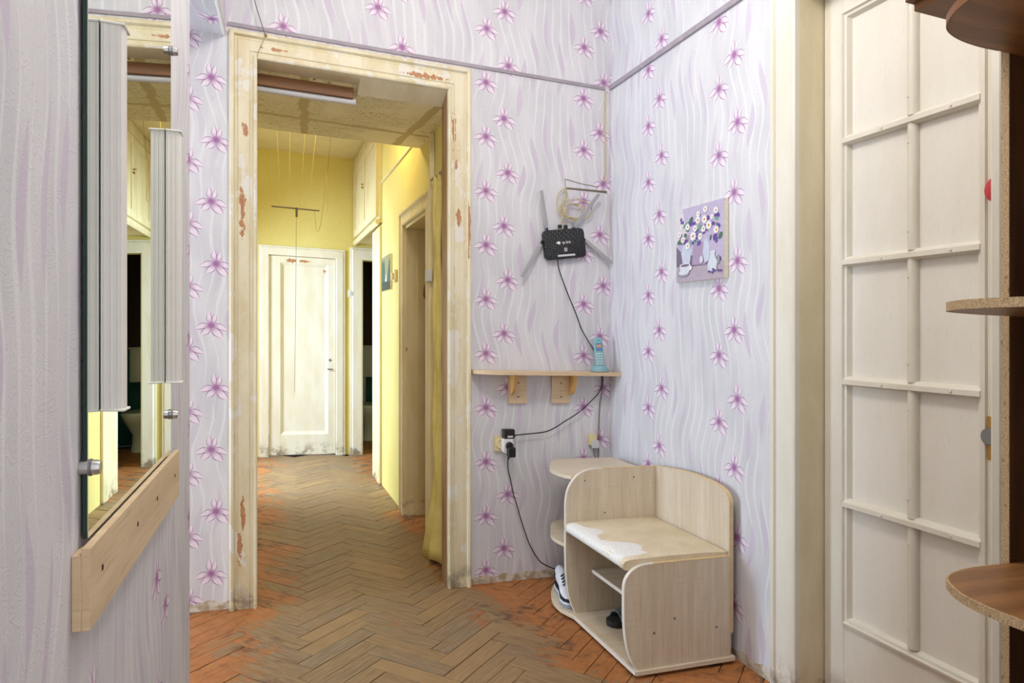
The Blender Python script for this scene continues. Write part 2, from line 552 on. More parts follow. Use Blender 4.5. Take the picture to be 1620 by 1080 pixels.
# ------------------------------------------------------------------ mesh builder
class MB:
    def __init__(self, xf=None):
        self.bm = bmesh.new()
        self.lay = self.bm.faces.layers.float_vector.new('uvo')
        self.xf = xf
        self.mi = 0
        self.off = (0, 0, 0)

    def _done(self, verts, faces, bev=0.0, seg=1):
        if bev > 0:
            ed = list({e for f in faces for e in f.edges})
            r = bmesh.ops.bevel(self.bm, geom=ed, offset=bev, segments=seg, affect='EDGES', profile=0.5, clamp_overlap=True)
            faces = [f for f in set(r['faces']) | set(faces) if f.is_valid]
            verts = list({v for f in faces for v in f.verts})
        for f in faces:
            f.material_index = self.mi
            f[self.lay] = self.off
        if self.xf is not None:
            # UVs want untransformed coordinates, so transform right away and remember nothing
            for v in verts:
                v.co = self.xf @ v.co
        return verts

    def box(self, x0, x1, y0, y1, z0, z1, bev=0.0, seg=1):
        c = [(x0, y0, z0), (x1, y0, z0), (x1, y1, z0), (x0, y1, z0), (x0, y0, z1), (x1, y0, z1), (x1, y1, z1), (x0, y1, z1)]
        vs = [self.bm.verts.new(p) for p in c]
        fs = [self.bm.faces.new([vs[i] for i in q]) for q in
              ((3, 2, 1, 0), (4, 5, 6, 7), (0, 1, 5, 4), (1, 2, 6, 5), (2, 3, 7, 6), (3, 0, 4, 7))]
        self._done(vs, fs, bev, seg)
        return self

    def hexa(self, bot, top, bev=0.0):
        """box from four bottom and four top corners (counter-clockwise seen from above)"""
        vs = [self.bm.verts.new(p) for p in list(bot) + list(top)]
        fs = [self.bm.faces.new([vs[i] for i in q]) for q in
              ((3, 2, 1, 0), (4, 5, 6, 7), (0, 1, 5, 4), (1, 2, 6, 5), (2, 3, 7, 6), (3, 0, 4, 7))]
        self._done(vs, fs, bev)
        return self

    def prism(self, pts, axis, a, b, bev=0.0, seg=1):
        def mk(p, t):
            return (t, p[0], p[1]) if axis == 'x' else (p[0], t, p[1]) if axis == 'y' else (p[0], p[1], t)
        A = [self.bm.verts.new(mk(p, a)) for p in pts]
        B = [self.bm.verts.new(mk(p, b)) for p in pts]
        n = len(pts)
        fs = [self.bm.faces.new(list(reversed(A))), self.bm.faces.new(B)]
        for i in range(n):
            j = (i + 1) % n
            fs.append(self.bm.faces.new((A[i], A[j], B[j], B[i])))
        bmesh.ops.recalc_face_normals(self.bm, faces=fs)
        self._done(A + B, fs, bev, seg)
        return self

    def tube(self, pts, r, n=8, caps=True):
        pts = [Vector(p) for p in pts]
        rs = r if isinstance(r, (list, tuple)) else [r] * len(pts)
        rings = []
        up = None
        for i, p in enumerate(pts):
            t = (pts[min(i + 1, len(pts) - 1)] - pts[max(i - 1, 0)])
            if t.length < 1e-9:
                t = Vector((0, 0, 1))
            t.normalize()
            if up is None:
                up = Vector((0, 0, 1)) if abs(t.z) < 0.9 else Vector((1, 0, 0))
            a = t.cross(up)
            if a.length < 1e-6:
                a = t.orthogonal()
            a.normalize()
            up = a.cross(t).normalized()
            rings.append([self.bm.verts.new(p + (a * math.cos(2 * PI * k / n) + up * math.sin(2 * PI * k / n)) * rs[i]) for k in range(n)])
        fs = []
        for i in range(len(rings) - 1):
            for k in range(n):
                fs.append(self.bm.faces.new((rings[i][k], rings[i + 1][k], rings[i + 1][(k + 1) % n], rings[i][(k + 1) % n])))
        if caps:
            fs.append(self.bm.faces.new(rings[0]))
            fs.append(self.bm.faces.new(list(reversed(rings[-1]))))
        bmesh.ops.recalc_face_normals(self.bm, faces=fs)
        self._done([v for r_ in rings for v in r_], fs)
        return self

    def lathe(self, prof, c, axis='z', n=20):
        """prof: (radius, height along axis)"""
        def mk(r, h, a):
            p, q = r * math.cos(a), r * math.sin(a)
            d = (p, q, h) if axis == 'z' else (h, p, q) if axis == 'x' else (p, h, q)
            return (c[0] + d[0], c[1] + d[1], c[2] + d[2])
        rings = [[self.bm.verts.new(mk(max(r, 1e-5), h, 2 * PI * k / n)) for k in range(n)] for r, h in prof]
        fs = []
        for i in range(len(rings) - 1):
            for k in range(n):
                fs.append(self.bm.faces.new((rings[i][k], rings[i][(k + 1) % n], rings[i + 1][(k + 1) % n], rings[i + 1][k])))
        fs.append(self.bm.faces.new(list(reversed(rings[0]))))
        fs.append(self.bm.faces.new(rings[-1]))
        bmesh.ops.recalc_face_normals(self.bm, faces=fs)
        self._done([v for r_ in rings for v in r_], fs)
        return self

    def loft(self, rings, caps=True):
        R = [[self.bm.verts.new(p) for p in r] for r in rings]
        n = len(rings[0])
        fs = []
        for i in range(len(R) - 1):
            for k in range(n):
                fs.append(self.bm.faces.new((R[i][k], R[i][(k + 1) % n], R[i + 1][(k + 1) % n], R[i + 1][k])))
        if caps:
            fs.append(self.bm.faces.new(list(reversed(R[0]))))
            fs.append(self.bm.faces.new(R[-1]))
        bmesh.ops.recalc_face_normals(self.bm, faces=fs)
        self._done([v for r in R for v in r], fs)
        return self

    def grid(self, P):
        """open sheet from a 2-D array of points"""
        V = [[self.bm.verts.new(p) for p in row] for row in P]
        fs = []
        for i in range(len(V) - 1):
            for j in range(len(V[0]) - 1):
                fs.append(self.bm.faces.new((V[i][j], V[i + 1][j], V[i + 1][j + 1], V[i][j + 1])))
        self._done([v for r in V for v in r], fs)
        return self

    def face(self, pts):
        vs = [self.bm.verts.new(p) for p in pts]
        f = self.bm.faces.new(vs)
        self._done(vs, [f])
        return self

    def build(self, name, mat, parent=None, smooth=None):
        bm = self.bm
        uvl = bm.loops.layers.uv.new('UVMap')
        inv = self.xf.inverted() if self.xf is not None else None
        for f in bm.faces:
            n = f.normal.copy()
            f.normal_update()
            n = f.normal
            if inv is not None:
                n = inv.to_3x3() @ n
            ax = max(range(3), key=lambda i: abs(n[i]))
            o = f[self.lay]
            for l in f.loops:
                p = inv @ l.vert.co if inv is not None else l.vert.co
                if ax == 0:
                    uv = (-p.y + o[0], p.z + o[1])
                elif ax == 1:
                    uv = (p.x + o[0], p.z + o[1])
                else:
                    uv = (p.x + o[0], p.y + o[1])
                l[uvl].uv = uv
        bm.faces.layers.float_vector.remove(self.lay)
        me = bpy.data.meshes.new(name)
        bm.to_mesh(me)
        bm.free()
        for m in (mat if isinstance(mat, (list, tuple)) else [mat]):
            me.materials.append(M[m])
        if smooth is not None:
            me.shade_smooth()
            me.set_sharp_from_angle(angle=math.radians(smooth))
        o = bpy.data.objects.new(name, me)
        COL.objects.link(o)
        if parent is not None:
            o.parent = parent
        return o


def tag(o, label=None, cat=None, group=None, kind=None):
    if label:
        o['label'] = label
    if cat:
        o['category'] = cat
    if group:
        o['group'] = group
    if kind:
        o['kind'] = kind
    return o


def thing(name, label=None, cat=None, group=None, kind=None):
    o = bpy.data.objects.new(name, None)
    o.empty_display_size = 0.05
    COL.objects.link(o)
    return tag(o, label, cat, group, kind)


def struct(o, label=None):
    return tag(o, label, None, None, 'structure')


def cr(pts, n=6):
    """Catmull-Rom through points of any dimension"""
    out = []
    P = [Vector(p) for p in pts]
    for i in range(len(P) - 1):
        p0, p1, p2, p3 = P[max(i - 1, 0)], P[i], P[i + 1], P[min(i + 2, len(P) - 1)]
        for k in range(n):
            t = k / n
            out.append(tuple(0.5 * ((2 * p1) + (p2 - p0) * t + (2 * p0 - 5 * p1 + 4 * p2 - p3) * t * t + (3 * p1 - p0 - 3 * p2 + p3) * t ** 3)))
    out.append(tuple(P[-1]))
    return out


def circle(cx, cy, r, n=16, a0=0.0):
    return [(cx + r * math.cos(a0 + 2 * PI * k / n), cy + r * math.sin(a0 + 2 * PI * k / n)) for k in range(n)]


def rrect(x0, x1, y0, y1, r, n=5):
    out = []
    for cx, cy, a in ((x1 - r, y1 - r, 0), (x0 + r, y1 - r, 90), (x0 + r, y0 + r, 180), (x1 - r, y0 + r, 270)):
        for k in range(n + 1):
            t = math.radians(a + 90 * k / n)
            out.append((cx + r * math.cos(t), cy + r * math.sin(t)))
    return out


BACK, FAR, RIGHT = 3.30, 7.17, 1.772          # wall surfaces
HALLR, HALLL = 0.93, -0.62                    # corridor right / left wall
CEIL = 3.04
TOP = 3.40                                    # ceiling of the front room
DX0, DX1, DZ = -0.022, 0.864, 2.468           # the doorway
WT = 0.11                                     # thickness of the doorway wall

# ------------------------------------------------------------------ structure: floor
floor = MB().box(-1.6, 2.3, -1.2, 8.7, -0.10, -0.012).build('floor', 'subfloor')
struct(floor)


def walls():
    # wall with the doorway (three strips of paper below the rail, one course above it)
    m = MB()
    m.off = (0.31, -2.26, 0)
    m.box(-1.25, DX0 - 0.02, BACK, BACK + WT, 0, 2.61)
    m.off = (-1.066, -2.268, 0)
    m.box(DX1 + 0.02, RIGHT + 0.2, BACK, BACK + WT, 0, 2.61)
    m.box(DX0 - 0.02, DX1 + 0.02, BACK, BACK + WT, DZ + 0.02, 2.61)
    m.off = (-1.07, -2.817, 0)
    m.box(-1.25, RIGHT + 0.2, BACK, BACK + WT, 2.61, TOP)
    struct(m.build('wall_back', 'wallpaper'))
    # right-hand wall with the panelled door
    m = MB()
    m.off = (2.356, -2.306, 0)
    m.box(RIGHT, RIGHT + 0.2, 1.925, BACK, 0, TOP)
    m.box(RIGHT, RIGHT + 0.2, -1.2, 1.20, 0, TOP)
    m.box(RIGHT, RIGHT + 0.2, 1.20, 1.925, 2.52, TOP)
    struct(m.build('wall_right', 'wallpaper'))
    m = MB().box(RIGHT + 0.2, RIGHT + 0.25, 1.1, 2.0, 0, 2.6)
    struct(m.build('wall_behind_door', 'plaster'))
    # left-hand wall, turned a little into the room, ends in a free edge
    a0, a1 = -1.2, 2.326
    m = MB()
    m.off = (1.33, -1.94, 0)
    x0, x1 = -0.284 + 0.0313 * a0, -0.284 + 0.0313 * a1
    q = [(x0 - 0.14, a0), (x0, a0), (x1, a1), (x1 - 0.14, a1)]
    m.hexa([(x, y, 0) for x, y in q], [(x, y, TOP) for x, y in q])
    struct(m.build('wall_left', 'wallpaper'))
    # niche to the left of the doorway, lit through an opening in its end wall
    m = MB()
    m.box(-1.37, -1.25, 2.0, 2.40, 0, TOP)
    m.box(-1.37, -1.25, 3.22, BACK + WT, 0, TOP)
    m.box(-1.37, -1.25, 2.40, 3.22, 2.2, TOP)
    struct(m.build('wall_niche', 'wallpaper'))
    m = MB().box(-1.37, RIGHT + 0.2, -1.2, BACK + WT, TOP, TOP + 0.08)
    struct(m.build('ceiling', 'plaster'))
    # wallpapered boxed beam above the niche
    bm_ = MB()
    xb0, xb1 = -0.255 + 0.0313 * 2.0, -0.255 + 0.0313 * BACK
    bm_.off = (0.2, 0.43, 0)
    q = [(-1.2, 2.0), (xb0, 2.0), (xb1, BACK), (-1.2, BACK)]
    bm_.hexa([(x, y, 2.535 + 0.02 * (y - 2.0)) for x, y in q], [(x, y, TOP) for x, y in q])
    b = bm_.build('ceiling_beam', 'wallpaper')
    struct(b, 'wallpapered boxed beam above the narrow strip of wall')
    t = MB().tube([(xb0 - 0.008, 2.0, 2.535), (xb1 - 0.008, BACK - 0.003, 2.563)], 0.008, 6).build('edge_bead', 'white_pl', b)


walls()


def corridor():
    m = MB()
    m.box(HALLR, HALLR + 0.16, BACK + WT, 3.97, 0, CEIL)
    m.box(HALLR, HALLR + 0.16, 3.97, 4.69, 2.0, CEIL)
    m.box(HALLR, HALLR + 0.16, 4.69, 6.08, 0, CEIL)
    struct(m.build('wall_corridor_right', 'yellow'))
    m = MB()
    m.box(HALLL - 0.12, HALLL, BACK + WT, 5.62, 0, CEIL)
    m.box(HALLL - 0.12, HALLL, 5.62, 6.72, 2.15, CEIL)
    m.box(HALLL - 0.12, HALLL, 6.72, FAR + 0.1, 0, CEIL)
    struct(m.build('wall_corridor_left', 'yellow'))
    m = MB()
    m.box(HALLL, 0.06, FAR, FAR + 0.12, 0, CEIL)
    m.box(0.06, 0.703, FAR, FAR + 0.12, 2.0, CEIL)
    m.box(0.703, 0.975, FAR, FAR + 0.12, 0, CEIL)
    m.box(0.975, 1.56, FAR, FAR + 0.12, 2.005, CEIL)
    m.box(1.56, 1.85, FAR, FAR + 0.12, 0, CEIL)
    struct(m.build('wall_far', 'yellow'))
    # lobby wall opposite the far right corner, walls of the dark side room, water closet
    m = MB()
    m.box(1.70, 1.80, 5.9, FAR, 0, CEIL)
    struct(m.build('wall_lobby', 'yellow'))
    m = MB()
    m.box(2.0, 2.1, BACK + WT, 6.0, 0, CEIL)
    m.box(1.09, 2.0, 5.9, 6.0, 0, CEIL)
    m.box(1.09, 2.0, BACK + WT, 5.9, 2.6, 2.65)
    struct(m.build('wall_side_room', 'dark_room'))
    m = MB()
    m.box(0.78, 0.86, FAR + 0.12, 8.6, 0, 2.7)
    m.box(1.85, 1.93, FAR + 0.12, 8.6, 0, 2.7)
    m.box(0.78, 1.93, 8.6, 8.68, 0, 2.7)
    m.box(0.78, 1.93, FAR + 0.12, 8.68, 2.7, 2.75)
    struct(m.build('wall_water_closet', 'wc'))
    m = MB().box(HALLL - 0.12, 1.85, BACK + WT, FAR + 0.12, CEIL, CEIL + 0.08)
    struct(m.build('ceiling_corridor', 'ceil'))
    m = MB().box(HALLL, 0.44, 3.462, 4.22, 2.42, 2.50).box(0.44, HALLR, BACK + WT, 4.22, 2.42, 2.50)
    struct(m.build('ceiling_lowered', 'crack'))
    # rail on the corridor wall
    m = MB().box(HALLR - 0.012, HALLR, 4.0, 5.66, 2.488, 2.512, 0.003)
    struct(m.build('trim_6', 'cab_paint'), 'thin rail high on the yellow corridor wall')


corridor()

# ------------------------------------------------------------------ parquet
PL, PW = 0.36, 0.08
ROT = math.radians(-2.3)
C45 = math.sqrt(0.5)


def block_mesh(name):
    bm = bmesh.new()
    uvl = bm.loops.layers.uv.new('UVMap')
    g, ch, top, bot = 0.0014, 0.0008, 0.0, -0.013
    x0, x1, y0, y1 = g, PL - g, g, PW - g
    x0, x1, y0, y1 = x0 - PL / 2, x1 - PL / 2, y0 - PW / 2, y1 - PW / 2
    lo = [bm.verts.new(p) for p in ((x0, y0, bot), (x1, y0, bot), (x1, y1, bot), (x0, y1, bot))]
    md = [bm.verts.new(p) for p in ((x0, y0, top - ch), (x1, y0, top - ch), (x1, y1, top - ch), (x0, y1, top - ch))]
    tp = [bm.verts.new(p) for p in ((x0 + ch, y0 + ch, top), (x1 - ch, y0 + ch, top), (x1 - ch, y1 - ch, top), (x0 + ch, y1 - ch, top))]
    bm.faces.new(tp)
    for i in range(4):
        j = (i + 1) % 4
        bm.faces.new((lo[i], lo[j], md[j], md[i]))
        bm.faces.new((md[i], md[j], tp[j], tp[i]))
    for f in bm.faces:
        for l in f.loops:
            l[uvl].uv = (l.vert.co.x, l.vert.co.y)
    me = bpy.data.meshes.new(name)
    bm.to_mesh(me)
    bm.free()
    me.materials.append(M['parquet'])
    return me


def parquet():
    ca, sa = math.cos(ROT), math.sin(ROT)
    th = math.atan(395 / 1080)
    c, s = math.cos(th), math.sin(th)
    blocks = []
    for m in range(-6, 8):
        for t in range(-60, 70):
            for kind in (0, 1):
                # corner position in the block frame (a along +45 deg, b along 135 deg)
                if kind == 0:
                    a, b = PL / 2, PW / 2
                else:
                    a, b = PL + PW / 2, PW - PL / 2
                a += t * PW + m * PL
                b += t * PW - m * PL
                x, y = (a - b) * C45, (a + b) * C45
                y += 2.629 - 2.85
                x, y = 0.188 + x * ca - y * sa, 2.85 + x * sa + y * ca
                if not (-1.25 < x < 1.98 and -1.1 < y < 8.5):
                    continue
                if y > FAR + 0.05 and not (0.8 < x < 1.9):
                    continue
                w = y * c + x * s
                r = x * c - y * s
                size = 0.0
                if w > 0.3:
                    uu = 810 + 1080 * r / w
                    vv = 522 + 1080 * (1.25 + SHEAR * x) / w
                    vis = 250 < uu < 1260 and vv < 1130
                    if y > BACK + 0.02:       # only through the doorway
                        xd = x * BACK / y
                        vis = vis and DX0 - 0.1 < xd < DX1 + 0.1 and x < HALLR + 0.35 and x > HALLL
                    if y < 2.326:
                        vis = vis and x > -0.3
                    size = 1.0 / w ** 3 if vis else 0.0
                blocks.append((size, x, y, kind))
    blocks.sort(key=lambda k: -k[0])
    me = block_mesh('parquet_block')
    n = 0
    rest_v, rest_f, rest_uv, rest_t = [], [], [], []
    for size, x, y, kind in blocks:
        ang = ROT + (PI / 4 if kind == 0 else -PI / 4)
        dz = random.uniform(-0.0012, 0.0008)
        tilt = Matrix.Rotation(random.uniform(-0.006, 0.006), 4, 'X') @ Matrix.Rotation(random.uniform(-0.002, 0.002), 4, 'Y')
        mat = (Matrix.Translation((x, y, dz - SHEAR * x)) @ Matrix.Rotation(math.atan(SHEAR), 4, 'Y')
               @ Matrix.Rotation(ang + random.uniform(-0.004, 0.004), 4, 'Z') @ tilt)
        if size > 0 and n < 300:
            o = bpy.data.objects.new('parquet_block', me)
            COL.objects.link(o)
            o.parent = floor
            o.matrix_local = mat
            n += 1
        else:
            base = len(rest_v)
            rest_v += [mat @ v.co for v in me.vertices]
            tn = random.random()
            uvs = me.uv_layers[0].data
            for p in me.polygons:
                rest_f.append([base + i for i in p.vertices])
                rest_uv += [tuple(uvs[i].uv) for i in p.loop_indices]
                rest_t.append(tn)
    mr = bpy.data.meshes.new('parquet_blocks_beyond')
    mr.from_pydata(rest_v, [], rest_f)
    uvl = mr.uv_layers.new(name='UVMap')
    for i, uv in enumerate(rest_uv):
        uvl.data[i].uv = uv
    at = mr.attributes.new('tone', 'FLOAT', 'FACE')
    for i, tn in enumerate(rest_t):
        at.data[i].value = tn
    mr.materials.append(M['parquet'])
    o = bpy.data.objects.new('parquet_blocks_beyond', mr)
    COL.objects.link(o)
    o.parent = floor
    o['kind'] = 'stuff'
    o['done'] = 1


# ------------------------------------------------------------------ trims
def casing(root, inner, prof, place, mat, names=('casing_board',) * 3, z0=0.0):
    """mitred three-sided door casing. inner = (a0, a1, top); prof = [(outward, proud)...];
    place(a, d, z) maps along-wall / proud / height to a point"""
    a0, a1, zt = inner
    L, T, R = MB(), MB(), MB()
    left = [[place(a0 - o, d, z0) for o, d in prof], [place(a0 - o, d, zt + o) for o, d in prof]]
    top = [[place(a0 - o, d, zt + o) for o, d in prof], [place(a1 + o, d, zt + o) for o, d in prof]]
    right = [[place(a1 + o, d, zt + o) for o, d in prof], [place(a1 + o, d, z0) for o, d in prof]]
    for mb, rings, nm in ((L, left, names[0]), (T, top, names[1]), (R, right, names[2])):
        mb.loft(rings)
        mb.build(nm, mat, root)


CAS = [(0, 0), (0, .026), (.006, .030), (.014, .028), (.018, .018), (.030, .016), (.034, .021), (.078, .023), (.084, .018),
       (.092, .018), (.098, .034), (.108, .036), (.116, .030), (.118, 0)]
t1 = struct(thing('trim_1'), 'wide moulded cream door casing with scraped and chipped paint around the open doorway')
casing(t1, (DX0, DX1, DZ), CAS, lambda a, d, z: (a, BACK - d, z), 'casing')
MB().box(DX0 - 0.02, DX0, BACK, BACK + WT, 0, DZ).build('jamb_board', 'casing', t1)
MB().box(DX1, DX1 + 0.02, BACK, BACK + WT, 0, DZ).build('jamb_board', 'jamb_brown', t1)
MB().box(DX0 - 0.02, DX1 + 0.02, BACK, BACK + WT, DZ, DZ + 0.02).build('head_board', 'jamb_paint', t1)
MB().prism([(BACK + 0.012, DZ), (BACK + WT, 2.420), (BACK + WT, DZ)], 'x', 0.44, DX1).build('head_fillet', 'jamb_paint', t1)

# picture rail on both papered walls
m = MB().box(-0.145, 1.742, BACK - 0.008, BACK, 2.604, 2.622, 0.002)
struct(m.build('trim_2', 'rail'), 'grey papered-over rail running above the doorway')
m = MB().box(RIGHT - 0.012, RIGHT, 1.25, 3.285, 2.604, 2.630, 0.002)
struct(m.build('trim_3', 'rail'), 'grey papered-over rail high on the right-hand wall')

# right-hand door casing
t4 = struct(thing('trim_4'), 'white painted casing and cream jamb of the panelled door')
CR = [(0, 0), (0, .020), (.006, .024), (.022, .022), (.026, .017), (.085, .019), (.090, .014), (.100, .014), (.104, .024), (.122, .024), (.125, 0)]
casing(t4, (-1.905, -1.22, 2.52), CR, lambda a, d, z: (RIGHT - d, -a, z), 'door_paint')
MB().box(RIGHT, RIGHT + 0.15, 1.905, 1.925, 0, 2.52).build('jamb_board', 'jamb_paint', t4)
MB().box(RIGHT, RIGHT + 0.15, 1.20, 1.22, 0, 2.52).build('jamb_board', 'jamb_paint', t4)
MB().box(RIGHT, RIGHT + 0.15, 1.22, 1.905, 2.50, 2.52).build('head_board', 'jamb_paint', t4)


# ------------------------------------------------------------------ door_1: painted panelled door on the right
def door_right():
    d = struct(thing('door_1'), 'white painted glazed-pattern door with ten overpainted panes')
    X = 1.88
    ys = (1.803, 1.565, 1.540, 1.338)         # left pane far/near edge, right pane far/near edge
    zs = (2.388, 1.962, 1.546, 1.138, 0.720, 0.318)

    def p(nm, *b, bev=0.003, mat='door_paint'):
        return MB().box(*b, bev).build(nm, mat, d)
    p('stile', X, X + 0.045, ys[0] + 0.012, 1.902, 0.02, 2.50)
    p('stile', X, X + 0.045, 1.222, ys[3] - 0.012, 0.02, 2.50)
    p('top_rail', X, X + 0.045, ys[3] - 0.012, ys[0] + 0.012, zs[0] + 0.012, 2.50)
    p('bottom_rail', X, X + 0.045, ys[3] - 0.012, ys[0] + 0.012, 0.02, zs[5] - 0.02)
    for ya, yb in ((ys[1], ys[0]), (ys[3], ys[2])):
        for i in range(5):
            MB().box(X + 0.014, X + 0.020, ya - 0.006, yb + 0.006, zs[i + 1] - 0.01, zs[i] + 0.01).build('pane', 'pane_paint', d)
    # stepped moulding around the field
    MLD = [(-0.020, 0.0), (-0.018, 0.009), (-0.008, 0.012), (-0.004, 0.004), (0.004, 0.003), (0.012, -0.014)]

    def stick(y0, y1, z0, z1, horiz, side):
        """moulding strip along one side of the field; profile in (inward, proud)"""
        mb = MB()
        if horiz:
            r = [[(X - pr, y, z0 + side * o) for o, pr in MLD] for y in (y0, y1)]
        else:
            r = [[(X - pr, y0 + side * o, z) for o, pr in MLD] for z in (z0, z1)]
        mb.loft(r)
        return mb.build('moulding', 'door_paint', d)
    stick(ys[0], None, zs[5] - 0.012, zs[0] + 0.012, False, -1)
    stick(ys[3], None, zs[5] - 0.012, zs[0] + 0.012, False, 1)
    stick(ys[3] - 0.012, ys[0] + 0.012, zs[0], None, True, -1)
    stick(ys[3] - 0.012, ys[0] + 0.012, zs[5], None, True, 1)
    # glazing bars: rounded upright pieces, chamfered ledges across
    yc = (ys[1] + ys[2]) / 2
    for i in range(5):
        pts = [(yc + 0.016, X + 0.015), (yc + 0.016, X + 0.002), (yc + 0.009, X - 0.008), (yc, X - 0.011), (yc - 0.009, X - 0.008), (yc - 0.016, X + 0.002), (yc - 0.016, X + 0.015)]
        mb = MB()
        mb.loft([[(x, y, z) for y, x in pts] for z in (zs[i + 1] + 0.012, zs[i] - 0.012)])
        bar = mb.build('glazing_bar', 'door_paint', d, 50)
        for zz in (zs[i + 1] + 0.07, zs[i] - 0.07):
            MB().lathe([(0.0045, 0.0), (0.004, -0.003), (0.0, -0.0045)], (X - 0.0085, yc + 0.006, zz), 'x', 8).build('nail_head', 'door_paint', bar, 50)
    for i in range(1, 5):
        z = zs[i]
        for ya, yb in ((yc, ys[0] + 0.004), (ys[3] - 0.008, yc)):
            pr = [(X + 0.015, z + 0.017), (X + 0.002, z + 0.017), (X - 0.010, z + 0.006), (X - 0.016, z + 0.004), (X - 0.016, z - 0.011), (X + 0.002, z - 0.017), (X + 0.015, z - 0.017)]
            mb = MB()
            mb.loft([[(x, y, zz) for x, zz in pr] for y in (ya, yb)])
            bar = mb.build('glazing_bar', 'door_paint', d)
            yn = ya + (yb - ya) * 0.38
            MB().lathe([(0.005, 0.0), (0.0045, -0.003), (0.0, -0.005)], (X - 0.0155, yn, z - 0.003), 'x', 8).build('nail_head', 'door_paint', bar, 50)
    # lock: plate, round escutcheon
    lk = MB().box(X - 0.004, X, 1.293, 1.318, 0.955, 1.075, 0.002).build('lock_plate', 'brass', d)
    MB().lathe([(0.024, 0.0), (0.024, -0.010), (0.021, -0.014), (0.0, -0.014)], (X - 0.004, 1.305, 1.020), 'x', 24).build('lock_knob', 'steel_dull', lk, 40)
    MB().lathe([(0.030, 0), (0.037, -0.01), (0.035, -0.03), (0.018, -0.04), (0.0, -0.04)], (X, 1.272, 1.69), 'x', 24).build('hanging_knob', 'red', d, 50)['label'] = 'red round plastic knob'


door_right()


# ------------------------------------------------------------------ door_2: white door at the end of the corridor
def door_far():
    d = struct(thing('door_2'), 'white single-panel door at the end of the corridor')
    Y = FAR + 0.005
    x0, x1, zt = 0.062, 0.701, 1.995
    px0, px1, pz0, pz1 = 0.19, 0.61, 0.232, 1.915
    MB().box(x0, px0 - 0.02, Y, Y + 0.04, 0.012, zt, 0.002).build('stile', 'far_paint', d)
    MB().box(px1 + 0.02, x1, Y, Y + 0.04, 0.012, zt, 0.002).build('stile', 'far_paint', d)
    MB().box(px0 - 0.02, px1 + 0.02, Y, Y + 0.04, pz1 + 0.02, zt).build('top_rail', 'far_paint', d)
    MB().box(px0 - 0.02, px1 + 0.02, Y, Y + 0.04, 0.012, pz0 - 0.02).build('bottom_rail', 'far_paint', d)
    MB().box(px0 - 0.02, px1 + 0.02, Y + 0.022, Y + 0.036, pz0 - 0.02, pz1 + 0.02).build('panel', 'far_paint', d)
    for a, b, c_, e in ((px0 - 0.02, px0 + 0.012, pz0 - 0.02, pz1 + 0.02), (px1 - 0.012, px1 + 0.02, pz0 - 0.02, pz1 + 0.02)):
        MB().prism([(a, Y), (b, Y + 0.022), (a, Y + 0.022)] if a < 0.4 else [(b, Y), (b, Y + 0.022), (a, Y + 0.022)], 'z', c_, e).build('moulding', 'far_paint', d)
    for z, s_ in ((pz0, 1), (pz1, -1)):
        MB().prism([(Y, z - s_ * 0.02), (Y + 0.022, z + s_ * 0.012), (Y + 0.022, z - s_ * 0.02)], 'x', px0 - 0.02, px1 + 0.02).build('moulding', 'far_paint', d)
    MB().lathe([(0.013, 0), (0.013, -0.004), (0.0, -0.004)], (0.648, Y, 0.965), 'y', 12).build('keyhole_plate', 'steel_dull', d)
    MB().box(0.618, 0.676, Y - 0.022, Y - 0.012, 0.868, 0.880, 0.003).build('handle', 'steel_dull', d)
    for z in (0.35, 1.62):
        MB().tube([(x0 + 0.003, Y - 0.004, z), (x0 + 0.003, Y - 0.004, z + 0.10)], 0.008, 8).build('hinge', 'far_paint', d)
    t = struct(thing('trim_5'), 'pale casing around the white corridor door')
    C2 = [(0, 0), (0, .018), (.010, .022), (.070, .022), (.080, .016), (.092, .016), (.095, 0)]
    casing(t, (0.06, 0.703, 2.0), C2, lambda a, dd, z: (a, FAR - dd, z), 'far_paint')
    t = struct(thing('trim_7'), 'white casing of the dark water closet doorway')
    casing(t, (0.975, 1.56, 2.005), [(0, 0), (0, .02), (.012, .024), (.10, .024), (.112, .016), (.125, .016), (.128, 0)], lambda a, dd, z: (a, FAR - dd, z), 'far_paint')
    # cased opening in the yellow wall
    t = struct(thing('trim_8'), 'chipped cream casing of the side-room doorway in the yellow wall')
    C3 = [(0, 0), (0, .018), (.008, .026), (.030, .022), (.036, .016), (.075, .018), (.082, .030), (.096, .030), (.10, 0)]
    casing(t, (-4.69, -3.97, 2.0), C3, lambda a, dd, z: (HALLR - dd, -a, z), 'cab_paint')
    MB().box(HALLR, HALLR + 0.08, 4.672, 4.69, 0, 2.0).build('jamb_board', 'chip_paint', t)
    MB().box(HALLR + 0.08, HALLR + 0.165, 4.664, 4.69, 0, 2.0).build('jamb_board', 'chip_paint', t)
    MB().box(HALLR, HALLR + 0.165, 3.97, 3.988, 0, 2.0).build('jamb_board', 'chip_paint', t)
    MB().box(HALLR, HALLR + 0.165, 3.988, 4.672, 1.98, 2.0).build('head_board', 'chip_paint', t)
    t = struct(thing('trim_9'), 'pale upright boards on the free end of the yellow corridor wall')
    MB().box(HALLR - 0.022, HALLR, 5.68, 5.86, 0, 2.14, 0.004).build('casing_board', 'cab_paint', t)
    MB().box(HALLR - 0.016, HALLR, 5.86, 6.085, 0, 2.14, 0.004).build('casing_board', 'cab_paint', t)
    MB().box(HALLR - 0.016, HALLR + 0.16, 6.08, 6.095, 0, 2.14, 0.004).build('end_board', 'far_paint', t)


door_far()
parquet()


